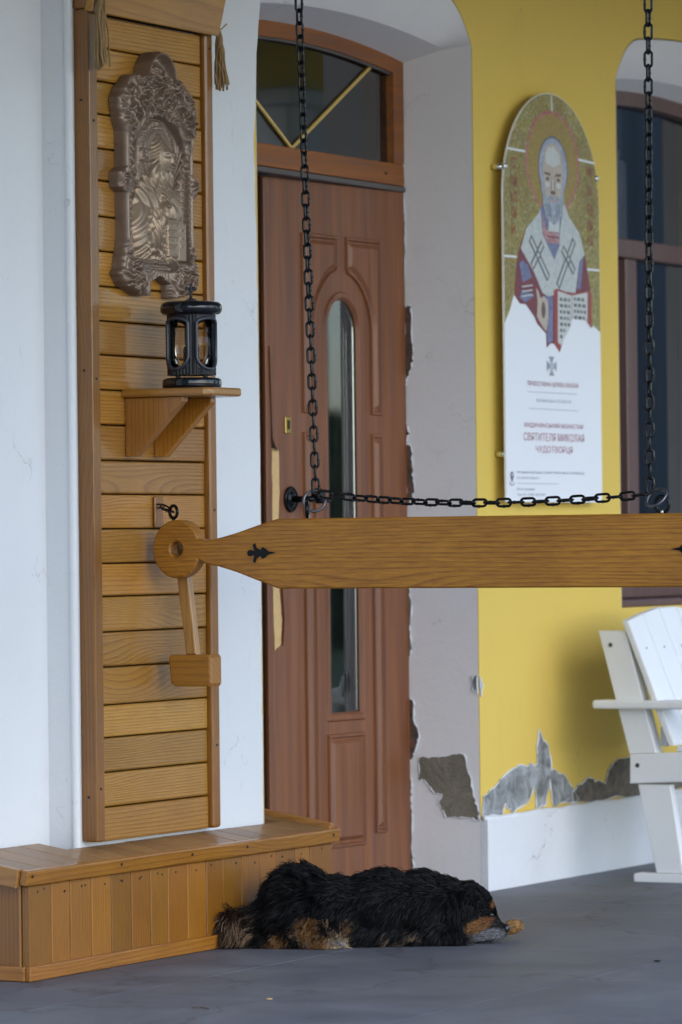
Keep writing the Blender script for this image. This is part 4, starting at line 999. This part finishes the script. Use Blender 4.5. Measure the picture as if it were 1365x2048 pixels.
# lettering
deps = None
def text(s, x0, x1, zc, h, m, y, par, squeeze=True, name='lettering'):
    cu_ = bpy.data.curves.new('txt', 'FONT'); cu_.body = s; cu_.size = 1; cu_.align_x = 'LEFT'
    o = bpy.data.objects.new('txt', cu_); COL.objects.link(o)
    dg = bpy.context.evaluated_depsgraph_get(); me = bpy.data.meshes.new_from_object(o.evaluated_get(dg))
    bpy.data.objects.remove(o); n = len(me.vertices)
    if n == 0: return
    co = np.empty(n*3, 'f'); me.vertices.foreach_get('co', co); co = co.reshape(-1, 3)
    a, b = co.min(0), co.max(0)
    V = [(SX + x0 + (p[0]-a[0])/(b[0]-a[0])*(x1-x0), y, SZ + zc + ((p[1]-a[1])/(b[1]-a[1])-.5)*h) for p in co]
    F = [tuple(p.vertices) for p in me.polygons]; bpy.data.meshes.remove(me)
    return obj(name, (V, F), m, par)
TY = SY-.0012
TX = empty('sign_text', (SX+.3, SY, SZ+.2), parent=SG)
text('ПРАВОСЛАВНА ЦЕРКВА УКРАЇНИ', .144, .488, .351, .021, P_tred, TY, TX)
text('ВОЛИНСЬКА ЄПАРХІЯ', .203, .435, .301, .010, P_tline, TY, TX)
text('ЖИДИЧИНСЬКИЙ МОНАСТИР', .116, .520, .228, .021, P_tred, TY, TX)
text('СВЯТИТЕЛЯ МИКОЛАЯ', .115, .524, .193, .024, P_tred, TY, TX)
text('ЧУДОТВОРЦЯ', .194, .443, .155, .024, P_tred, TY, TX)
text('ЛУЦЬКА МІСЬКА ТЕРИТОРІАЛЬНА ГРОМАДА', .069, .525, .087, .0085, P_tgrey, TY, TX)
text('ВУЛ. ДАНИЛА ГАЛИЦЬКОГО', .069, .214, .0705, .0075, P_tgrey, TY, TX)
text('Богослужіння:', .068, .187, .038, .009, P_tgrey, TY, TX); text('Пн-Сб 17:00, Нд 9:00', .068, .253, .022, .008, P_tgrey, TY, TX)
for a, b in (((.144, .325), (.478, .326)), ((.15, .276), (.488, .2755)), ((.068, .055), (.346, .055))):
    obj('rule_line', flat(spoly(strip(a, b, .0022)), TY), P_tline, TX)
ex, ez = .3075, .405                                # small grey cross emblem
emb = []
for k in range(4):
    c, s_ = math.cos(math.pi/2*k), math.sin(math.pi/2*k)
    for p in ((.004, .010), (.008, .018), (.016, .0285), (-.016, .0285), (-.008, .018), (-.004, .010))[::-1]: emb.append((ex+(p[0]*c-p[1]*s_)*1.12, ez+p[0]*s_+p[1]*c))
bm = bmesh.new()
for k in range(4):
    q = emb[k*6:(k+1)*6] + [(ex, ez)]
    bm.faces.new([bm.verts.new((SX+a, TY, SZ+b)) for a, b in q])
obj('cross_emblem', bm, P_tgrey, TX)
obj('emblem_centre', flat(spoly(ell(ex, ez, .016, .014, 20)), TY-.0005), P_tline, TX)
pin = [(.036+.011*math.cos(rad(a)), .079+.0095*math.sin(rad(a))) for a in np.linspace(-25, 205, 20)] + [(.036, .055)]
obj('map_pin', flat(spoly(pin), TY), P_dk, TX); obj('map_pin_hole', flat(spoly(ell(.036, .080, .0045, .0045, 12)), TY-.0005), P_white, TX)
obj('map_pin_shadow', tube([(SX+.036+.014*math.cos(q), TY, SZ+.055+.006*math.sin(q)) for q in np.linspace(-3.6, .45, 14)], .0009, 5), P_dk, TX)
for i in range(5):                                  # red saint's name down both sides
    s1 = ['СТ', 'НИ', 'КО', 'ЛА', 'Й'][i]; s2 = ['ЧУ', 'ДО', 'ТВ', 'ОР', 'ЕЦ'][i]
    zc1 = [.993, .939, .893, .847, .800][i]; zc2 = [.999, .943, .887, .839, .791][i]
    text(s1, .052, .089 if i < 4 else .075, zc1, .033, P_red, SY-.0016, ART); text(s2, .562, .603, zc2, .034, P_red, SY-.0016, ART)
for a, b in ((.012, .978), (.632, .985), (.018, .14), (.632, .14)):
    obj('standoff', tube([(SX+a, -.0005, SZ+b), (SX+a, SY+.0063, SZ+b)], .009, 12), M_chrome, SG, True)
    if b > .5: obj('standoff_cap', lathe([(0, -.005), (.008, -.005), (.0095, -.003), (.0095, 0), (0, 0)][::-1], (SX+a, SY-.0005, SZ+b), 14, 'y'), M_chrome, SG, True)

# ------------------------------------------------------------------ white slatted armchair
CX0 = .455; CW = .62
CH = empty('slatted_armchair', (CX0+CW/2, -.45, 0), 'white painted wooden slatted armchair against the yellow wall', 'chair')
def side(poly, x, t, name): return obj(name, prism(poly, 'x', x, x+t, .003), M_chair, CH)
for x in (CX0, CX0+CW-.03):
    side([(-.165, .742), (-.254, .742), (-.349, .382), (-.262, .378)], x if x < .8 else x-.02, .05, 'back_post')
    side([(-.288, .2885), (-.393, .2885), (-.432, .0285), (-.345, .0285)], x+.001, .03, 'leg')
    side([(-.72, .2885), (-.80, .2885), (-.86, .0285), (-.78, .0285)], x+.001, .03, 'leg')
    side([(-.266, .3775), (-.264, .2905), (-.90, .3205), (-.90, .408)], x-.004, .032, 'seat_rail')
    side([(-.275, .0005), (-.275, .024), (-.285, .0275), (-.92, .0275), (-.93, .015), (-.93, .0005)], x-.008, .045, 'runner')
    box('armrest', x-.04, x+.06, -.86, -.160, .512, .5375, M_chair, CH, .008, 3)
    side([(-.76, .409), (-.83, .409), (-.83, .511), (-.76, .511)], x+.001, .028, 'arm_support')
# back slats, fanned top line, leaning to the wall
lean = Matrix(((1, 0, 0, 0), (0, 1, .262, 0), (0, 0, 1, 0), (0, 0, 0, 1)))
nsl = 5; sw = (CW+.014)/nsl
for i in range(nsl):
    x0 = CX0-.010+i*sw
    tz0 = .772+.040*(1-abs(2*i/nsl-1)**1.25); tz1 = .772+.040*(1-abs(2*(i+1)/nsl-1)**1.25)
    bm = prism([(x0+.003, .405), (x0+sw-.003, .405), (x0+sw-.003, tz1), (x0+.003, tz0)], 'y', -.022, 0, .004)
    for v in bm.verts: v.co.y += -.257 + (v.co.z-.742)*.40
    obj('back_slat', bm, M_chair, CH)
box('back_rail', CX0+.0505, CX0+CW-.0505, -.268, -.248, .69, .74, M_chair, CH, .003); 
box('lower_back_rail', CX0+.0505, CX0+CW-.0505, -.362, -.34, .40, .46, M_chair, CH, .003)
for i in range(6):
    y = -.40-.08*i; box('seat_slat', CX0+.0305, CX0+CW-.0305, y-.068, y, .384+.0035*i, .402+.0035*i, M_chair, CH, .004)
for x, y, z in ((CX0-.0005, -.205, .70), (CX0-.0045, -.29, .345)): obj('bolt_head', lathe([(0, -.002), (.006, -.0015), (.007, 0), (0, 0)], (x, y, z), 12, 'x'), M_nail if False else M_ringm, CH)

for i in range(4):
    xx = CX0-.010+(i+.45)*sw; obj('screw', lathe([(0, 0), (.0035, 0), (.0035, -.001), (0, -.001)], (xx, -.2795+(.69-.742)*.40, .69), 8, 'y'), M_ringm, CH)
# ------------------------------------------------------------------ sleeping dog
DO = Vector((-1.60, -.448, 0.0)); E1, E2 = R0.copy(), Dh.copy(); PPM = 799.0
def dl(u_, v_, d): return DO + E1*((u_-700)/PPM) + E2*d + UP*((1897-v_)/PPM)
DOG = empty('dog', DO, 'black and tan long haired dog asleep on the porch floor', 'dog')
def dog_body():
    bm = bmesh.new()
    def el(u_, v_, d, ru, rv, rd, rot=0.0):
        M = Matrix.Translation((0, 0, 0)); r = bmesh.ops.create_icosphere(bm, subdivisions=3, radius=1)
        c = dl(u_, v_, d); cs, sn = math.cos(rot), math.sin(rot)
        for v in r['verts']:
            a, b, e = v.co.x*ru/PPM, v.co.z*rv/PPM, v.co.y*rd/PPM
            a, b = a*cs-b*sn, a*sn+b*cs
            p = c + E1*a + UP*b + E2*e; p.z = max(p.z, .004); v.co = p
    # trunk: rump, loin, rib cage, shoulder
    el(610, 1826, .115, 82, 76, 92); el(560, 1850, .13, 60, 48, 80); el(680, 1830, .12, 90, 66, 92); el(770, 1822, .125, 100, 70, 100); el(845, 1824, .125, 75, 68, 92)
    el(720, 1872, .11, 190, 30, 84); el(840, 1876, .10, 90, 26, 70)
    # thigh and folded hind leg, hock and paw
    el(600, 1852, .045, 62, 46, 42, -.2); el(640, 1868, .02, 40, 30, 30, .4); el(618, 1880, .0, 48, 14, 20, -.05); el(655, 1884, -.01, 32, 15, 20); el(672, 1886, -.015, 16, 12, 15)
    el(560, 1884, .02, 26, 12, 18); el(520, 1878, .06, 40, 18, 30)
    # far elbow / near fore leg under the chest
    el(880, 1872, .05, 55, 22, 30); el(905, 1885, .035, 40, 9, 18)
    # neck and head resting on the floor, far fore paw in front of the nose
    el(895, 1826, .115, 58, 58, 72); el(938, 1828, .105, 54, 52, 58); el(955, 1842, .10, 42, 44, 46)
    el(975, 1862, .095, 34, 26, 30, -.35); el(994, 1871, .09, 26, 17, 22, -.30); el(985, 1879, .09, 28, 11, 24); el(970, 1887, .09, 36, 10, 24)
    el(1000, 1878, .16, 40, 12, 20); el(1032, 1872, .165, 20, 15, 20)
    # near ear hanging flat on the cheek
    el(912, 1838, .045, 22, 46, 9, -.05); el(908, 1868, .045, 16, 24, 8)
    # tail
    el(500, 1858, .10, 44, 32, 40, .4); el(455, 1864, .085, 46, 34, 36, .1); el(418, 1866, .075, 28, 30, 28)
    me = bpy.data.meshes.new('dograw'); bm.to_mesh(me); bm.free()
    o = bpy.data.objects.new('dograw', me); COL.objects.link(o)
    m = o.modifiers.new('r', 'REMESH'); m.mode = 'VOXEL'; m.voxel_size = .0075
    s = o.modifiers.new('s', 'SMOOTH'); s.factor = .5; s.iterations = 6
    dg = bpy.context.evaluated_depsgraph_get(); me2 = bpy.data.meshes.new_from_object(o.evaluated_get(dg)); bpy.data.objects.remove(o)
    n = len(me2.vertices); co = np.empty(n*3, 'f'); me2.vertices.foreach_get('co', co); co = co.reshape(-1, 3).astype(float)
    me2.calc_loop_triangles(); T = np.empty(len(me2.loop_triangles)*3, 'i'); me2.loop_triangles.foreach_get('vertices', T); T = T.reshape(-1, 3)
    return co, T
def coat(P):
    """coat colour at world points P: black with tan points, grizzled muzzle, brown tail with pale tips"""
    q = P - np.array(DO); u_ = q @ np.array(E1)*PPM+700; v_ = 1897-q[:, 2]*PPM; d = q @ np.array(E2)
    n = len(P); c = np.tile([.0042, .0040, .0046], (n, 1))
    def put(m, col): 
        nonlocal c
        m = np.clip(m, 0, 1)[:, None]; c = c*(1-m)+np.array(col)*m
    e = lambda cu_, cv, ru, rv, p=3: np.clip(1.6-1.6*(((u_-cu_)/ru)**2+((v_-cv)/rv)**2), 0, 1)
    tan, brown, pale, grey = (.21, .10, .036), (.030, .015, .009), (.34, .25, .16), (.135, .132, .14)
    put(np.clip((530-u_)/60, 0, 1)*.75, brown)
    put(e(618, 1858, 24, 34)*.8, tan); put(e(650, 1887, 42, 15), tan); put(e(560, 1888, 22, 16), tan); put(e(672, 1888, 22, 18), pale); put(e(697, 1862, 12, 32)*.6, tan)
    put(e(955, 1862, 30, 24)*(d < .14), tan); put(e(978, 1852, 20, 12)*(d < .14), (.16, .07, .03)); put(e(990, 1877, 34, 13)*(d < .14), grey); put(e(960, 1884, 34, 9)*(d < .14), grey)
    put(e(1004, 1856, 20, 10)*(d < .14), (.02, .018, .018)); put(e(989, 1822, 6, 8)*(d < .14), tan)
    put((u_ > 1005)*(d > .13)*1.0, (.34, .19, .075)); put(e(890, 1892, 26, 8), tan); put(e(730, 1888, 30, 12)*.4, brown)
    return c, u_, v_, d
def dog_fur(co, T):
    a, b, c = co[T[:, 0]], co[T[:, 1]], co[T[:, 2]]; nr = np.cross(b-a, c-a); ar = np.linalg.norm(nr, axis=1)/2; nr /= (2*ar[:, None]+1e-12)
    vis = (nr @ -np.array(Dh) > -.45) & (nr[:, 2] > -.75); pa = ar*vis*(np.where(nr @ -np.array(Dh) > .0, 1.0, .6)); 
    N_ = 62000; t_ = rng.choice(len(T), N_, p=pa/pa.sum()); r1, r2 = rng.random(N_), rng.random(N_); s = np.sqrt(r1)
    P = a[t_]*(1-s)[:, None]+b[t_]*(s*(1-r2))[:, None]+c[t_]*(s*r2)[:, None]; Nn = nr[t_]
    C, u_, v_, d = coat(P); e1, e2 = np.array(E1), np.array(E2); up = np.array([0, 0, 1.])
    g = lambda lo, hi, x: np.clip((x-lo)/(hi-lo), 0, 1)
    head = g(900, 930, u_); tail = g(520, 470, u_) if False else np.clip((525-u_)/55, 0, 1); face = g(955, 968, u_)*(d < .14) + ((u_ > 925)*(v_ > 1842)*(d < .14)); face = np.clip(face, 0, 1)
    rump = np.clip(1-np.abs(u_-590)/90, 0, 1); legs = ((u_ > 545) & (u_ < 700) & (v_ > 1840)).astype(float); paw = (u_ > 1000)*(d > .13)
    # lie of the coat: back towards the tail and down the flanks
    flow = -e1[None]*(.75-.9*legs[:, None]*rng.random(N_)[:, None]) - up[None]*(.55+.35*(v_ > 1800))[:, None]
    flow = np.where(tail[:, None] > .4, -e1[None]*.30 - up[None]*.85 - e2[None]*.25, flow)
    flow = np.where(face[:, None] > .5, -e1[None]*.8 + up[None]*.10, flow)
    ear = ((u_ > 885) & (u_ < 935) & (d < .075) & (v_ > 1790)); flow = np.where(ear[:, None], -up[None]*1.0 - e1[None]*.08, flow)
    flow = np.where((paw > .5)[:, None], e1[None]*.3+up[None]*.35-e2[None]*.2, flow)
    top = (Nn[:, 2] > .55)*(u_ > 690)*(u_ < 900); flow = np.where(top[:, None] > 0, -e1[None]*1.0, flow)
    flow = flow - Nn*np.sum(flow*Nn, 1)[:, None]; flow /= (np.linalg.norm(flow, axis=1)[:, None]+1e-9)
    L = .034+.020*rump+.034*tail+.006*(v_ > 1850); L = L*(1-.72*face)*(1-.35*head*(1-face)); L = np.where(paw > .5, .014, L); L = np.where(legs > .5, .022, L); L = np.where(ear, .028, L); L *= rng.uniform(.6, 1.25, N_)
    lift = .16+.45*rump*(Nn[:, 2] > .2)+.14*legs+.1*tail; lift = np.where(face > .5, .12, lift); lift = np.where(top > 0, .12, lift)
    # clumps
    nc = 3000; ci = rng.choice(N_, nc, replace=False); kd = kdtree.KDTree(nc)
    for i, k in enumerate(ci): kd.insert(Vector(P[k]), i)
    kd.balance(); near = np.array([kd.find(Vector(p))[1] for p in P])
    rnd = rng.normal(size=(N_, 3))*.10; cr_ = rng.normal(size=(nc, 3))*(.22)
    D_ = flow + Nn*lift[:, None] + rnd + cr_[near]*(.35+1.0*rump+1.2*legs+.5*tail)[:, None]*(1-.7*face)[:, None]; D_ /= np.linalg.norm(D_, axis=1)[:, None]
    tip = P + D_*L[:, None]; ctip = tip[ci][near]; cl = (.55*(1-face))[:, None]; tip = tip*(1-cl)+ctip*cl
    dlt = tip-P; ln = np.linalg.norm(dlt, axis=1); f = np.minimum(1, L*1.25/np.maximum(ln, 1e-6)); tip = P+dlt*f[:, None]
    curl = rng.normal(size=(N_, 3))*(L*(.10+.22*legs))[:, None]
    droop = up[None]*(L*(.10+.25*tail))[:, None]
    K = 4; pts = []
    for k in range(K+1):
        w = k/K; q = P*(1-w)+tip*w - droop*w*w + curl*math.sin(w*math.pi); q[:, 2] = np.maximum(q[:, 2], .0012); pts.append(q)
    wv = np.cross(D_, rng.normal(size=(N_, 3))*.6 - np.array(Dh)[None]); wv /= (np.linalg.norm(wv, axis=1)[:, None]+1e-9)
    wd = (.00105*rng.uniform(.7, 1.2, N_))[:, None]; V = []
    for k in range(K):
        ww = wd*(1-.75*(k/K)**1.5); V += [pts[k]-wv*ww, pts[k]+wv*ww]
    V.append(pts[K]); V = np.stack(V, 1); nv_ = V.shape[1]; base = (np.arange(N_)*nv_)[:, None]
    F4 = np.concatenate([base+np.array([2*k, 2*k+1, 2*k+3, 2*k+2]) for k in range(K-1)]); F3 = base+np.array([2*K-2, 2*K-1, 2*K])
    # colours: strand tint, pale tips on tail and trousers
    Cs = C*rng.uniform(.65, 1.4, N_)[:, None]; pale_s = (rng.random(nc) < .45)[near]*(tail > .15)*(v_ > 1835)*(u_ > 430) + (rng.random(nc) < .22)[near]*((legs > .5) | ((u_ > 690) & (u_ < 860) & (v_ > 1868)))
    Ct = np.where((pale_s > 0)[:, None], np.array([.20, .13, .08]), Cs)
    col = np.ones((N_, nv_, 4)); 
    for k in range(nv_):
        w = min(1, (k//2)/K*1.3); col[:, k, :3] = Cs*(1-w)+Ct*w
    me = bpy.data.meshes.new('fur'); Vf = V.reshape(-1, 3)-np.array(DO)
    nF = len(F4)+len(F3); me.vertices.add(len(Vf)); me.vertices.foreach_set('co', Vf.astype('f').ravel())
    loops = np.concatenate([F4.ravel(), F3.ravel()]); me.loops.add(len(loops)); me.loops.foreach_set('vertex_index', loops.astype('i'))
    st_ = np.concatenate([np.arange(len(F4))*4, len(F4)*4+np.arange(len(F3))*3]); me.polygons.add(nF); me.polygons.foreach_set('loop_start', st_.astype('i'))
    me.polygons.foreach_set('use_smooth', np.ones(nF, bool)); me.update(calc_edges=True)
    at = me.color_attributes.new('coat', 'FLOAT_COLOR', 'POINT'); at.data.foreach_set('color', col.reshape(-1).astype('f'))
    me.materials.append(M_fur); o = bpy.data.objects.new('fur', me); link(o, DOG, DO); tag(o, kind='stuff'); return o
t = NT('dog coat'); att = t.n('Attribute', attribute_name='coat').outputs['Color']; M_fur = t.set(color=att, rough=.52, spec=.15)
dco, dT = dog_body()
bo = bpy.data.meshes.new('body'); bo.from_pydata((dco-np.array(DO)).tolist(), [], dT.tolist()); bo.polygons.foreach_set('use_smooth', [True]*len(dT))
cc = np.ones((len(dco), 4)); cc[:, :3] = coat(dco)[0]*.8; at = bo.color_attributes.new('coat', 'FLOAT_COLOR', 'POINT'); at.data.foreach_set('color', cc.ravel().astype('f')); bo.materials.append(M_fur)
link(bpy.data.objects.new('body', bo), DOG, DO)
dog_fur(dco, dT)
def dell(name, u_, v_, d, ru, rv, rd, m, rot=0, par=None):
    bm = bmesh.new(); r = bmesh.ops.create_icosphere(bm, subdivisions=3, radius=1); c = dl(u_, v_, d)
    for v in r['verts']:
        a, b, e = v.co.x*ru/PPM, v.co.z*rv/PPM, v.co.y*rd/PPM; cs, sn = math.cos(rot), math.sin(rot)
        v.co = c + E1*(a*cs-b*sn) + UP*(a*sn+b*cs) + E2*e
    return obj(name, bm, m, par or DOG, True)
M_nose = simple('wet black nose', (.010, .010, .012), .28, 0, .2, .6, .3, 300, .4)
dell('nose', 1015, 1868, .088, 8, 10, 12, M_nose, -.3)
dell('eye', 984, 1838, .056, 5.5, 3.6, 5, M_nose, -.4)
for q, (u_, v_) in enumerate(((664, 1886), (675, 1884), (683, 1889))): dell('paw_pad', u_, v_, -.0335+.004*q, 6, 7, 5, simple('grey paw pad', (.10, .105, .12), .7))

# ------------------------------------------------------------------ small litter on the floor
def crumb(u0, y0, s, m, label, name):
    bm = bmesh.new(); r = bmesh.ops.create_icosphere(bm, subdivisions=1, radius=1)
    for v in r['verts']: v.co = Vector((u0+v.co.x*s*random.uniform(.7, 1.3), y0+v.co.y*s*2*random.uniform(.7, 1.3), .0002+s*.5+v.co.z*s*.5))
    tag(obj(name, bm, m), label, 'litter')
crumb(-2.70, -.85, .0045, M_torn, 'pale wood chip lying on the floor slabs', 'wood_chip')
crumb(-1.62, -1.30, .005, M_nail, 'dark crumb of dirt lying on the floor joint', 'dirt_crumb')
tag(obj('dry_twig', tube([(-2.92, -.78, .003), (-2.915, -.80, .004), (-2.92, -.825, .0025)], .0018, 5), M_bark), 'short dark twig lying on the floor slabs', 'twig')

# ------------------------------------------------------------------ garden trees beyond the porch (light and reflections)
def tree(x, y, h, label):
    t_ = empty('garden_tree', (x, y, -.16), label, 'tree', 'trees in the garden')
    rs = np.random.default_rng(int(x*10+200)); gs = [tube([(x, y, -.16), (x+.1, y, h*.3), (x, y+.1, h*.62)], .16, 8, False, [1, .7, .3])]
    for k in range(7):
        a = k*2.4; z = h*(.28+.05*k); gs.append(tube([(x+.05, y, z), (x+.8*math.cos(a), y+.8*math.sin(a), z+.6), (x+1.5*math.cos(a), y+1.5*math.sin(a), z+1.0)], .06, 5, False, [1, .6, .25]))
    obj('trunk', join(*gs), M_bark, t_, True)
    n = 5200; cl = rs.normal(size=(60, 3)); cl /= np.linalg.norm(cl, axis=1)[:, None]; cl *= (rs.random(60)**.4)[:, None]; cl = cl*np.array([h*.27, h*.27, h*.34])+np.array([x, y, h*.62])
    p = cl[rs.integers(0, 60, n)]+rs.normal(size=(n, 3))*h*.045; a = rs.normal(size=(n, 3)); a /= np.linalg.norm(a, axis=1)[:, None]; b = np.cross(a, rs.normal(size=(n, 3))); b /= np.linalg.norm(b, axis=1)[:, None]
    s = .13; V = np.stack([p-a*s, p+b*s*.5, p+a*s, p-b*s*.5], 1).reshape(-1, 3); F = (np.arange(n)*4)[:, None]+np.arange(4)
    obj('crown', (V.tolist(), F.tolist()), M_leaf, t_)
for x, y, h, l in ((24, -9.0, 6.0, 'round garden tree on the lawn, shorter than its neighbours'), (22, -26, 7.5, 'broad garden tree at the far edge of the lawn'), (14, -19, 6.5, 'leafy garden tree standing alone on the lawn')): tree(x, y, h, l)
def shrub(x, y, h, r, label, name, n=4200, leaf=.05, squash=1.0, z0=-.16):
    t_ = empty(name, (x, y, -.16), label, 'shrub' if h < 5 and z0 < 0 else 'tree'); rs = np.random.default_rng(int(h*100+x*7))
    obj('stem', tube([(x, y, -.16), (x+.03, y, h*.4), (x, y, h*.75)], max(.05, r*.07), 7, False, [1, .7, .3]), M_bark, t_, True)
    q = rs.random(n); zz = z0+(h-z0)*q; prof = np.clip(np.sin(np.pi*np.clip(q*.86+.13, 0, 1))**.6, .05, 1)*r
    an = rs.random(n)*6.283; rr = prof*rs.random(n)**.35*(1+.12*np.sin(an*5+zz*9)); p = np.stack([x+rr*np.cos(an), y+rr*np.sin(an), zz], 1)+rs.normal(size=(n, 3))*.03
    a = rs.normal(size=(n, 3)); a /= np.linalg.norm(a, axis=1)[:, None]; b = np.cross(a, rs.normal(size=(n, 3))); b /= np.linalg.norm(b, axis=1)[:, None]; s_ = leaf*r
    V = np.stack([p-a*s_, p+b*s_*.5, p+a*s_, p-b*s_*.5], 1).reshape(-1, 3); F = (np.arange(n)*4)[:, None]+np.arange(4)
    obj('foliage', (V.tolist(), F.tolist()), M_leaf, t_)
SD = empty('added_shed', (10.5, -4.6, -.16), 'added blue grey wooden shed that darkens the window reflection', 'shed')  # unseen shed added so the window glass mirrors something dark
M_shed = wood('blue grey painted boards', 'z', (.17, .185, .21), (.12, .135, .155), ring=40, knots=False, coat=0, rough=.7)
for k in range(26): box('board', 8.95+.12*k+.002, 8.95+.12*k+.118, -3.335, -3.31, -.15, 3.7, M_shed, SD, .003)
box('side_wall', 8.955, 8.985, -4.25, -3.336, -.15, 3.7, M_shed, SD, .003); box('side_wall', 12.04, 12.07, -4.25, -3.336, -.15, 3.7, M_shed, SD, .003); box('back_wall', 8.986, 12.039, -4.25, -4.22, -.15, 3.7, M_shed, SD, .003)
obj('roof', prism([(8.75, 3.702), (12.27, 3.702), (10.51, 4.9)], 'y', -4.35, -3.15), simple('grey shed roofing', (.12, .12, .13), .8), SD)
shrub(27.0, -19.7, 2.35, 1.2, 'low round lilac bush in front of the pale garden wall', 'garden_bush', 4000, .09)
shrub(25.0, -14.2, 11.0, 3.3, 'added tall tree with a high crown that darkens the transom reflection', 'added_tree', 7000, .06, 1, 4.6)  # high crown put in to grey the reflection in the transom
gw = empty('garden_wall', (29, -15, -.16), 'low pale rendered garden wall beyond the lawn', 'wall')
box('wall_body', 28.8, 29.1, -24, -6, -.16, 1.62, M_white, gw, .02); box('coping', 28.72, 29.18, -24.05, -5.95, 1.625, 1.72, M_plinth, gw, .02)
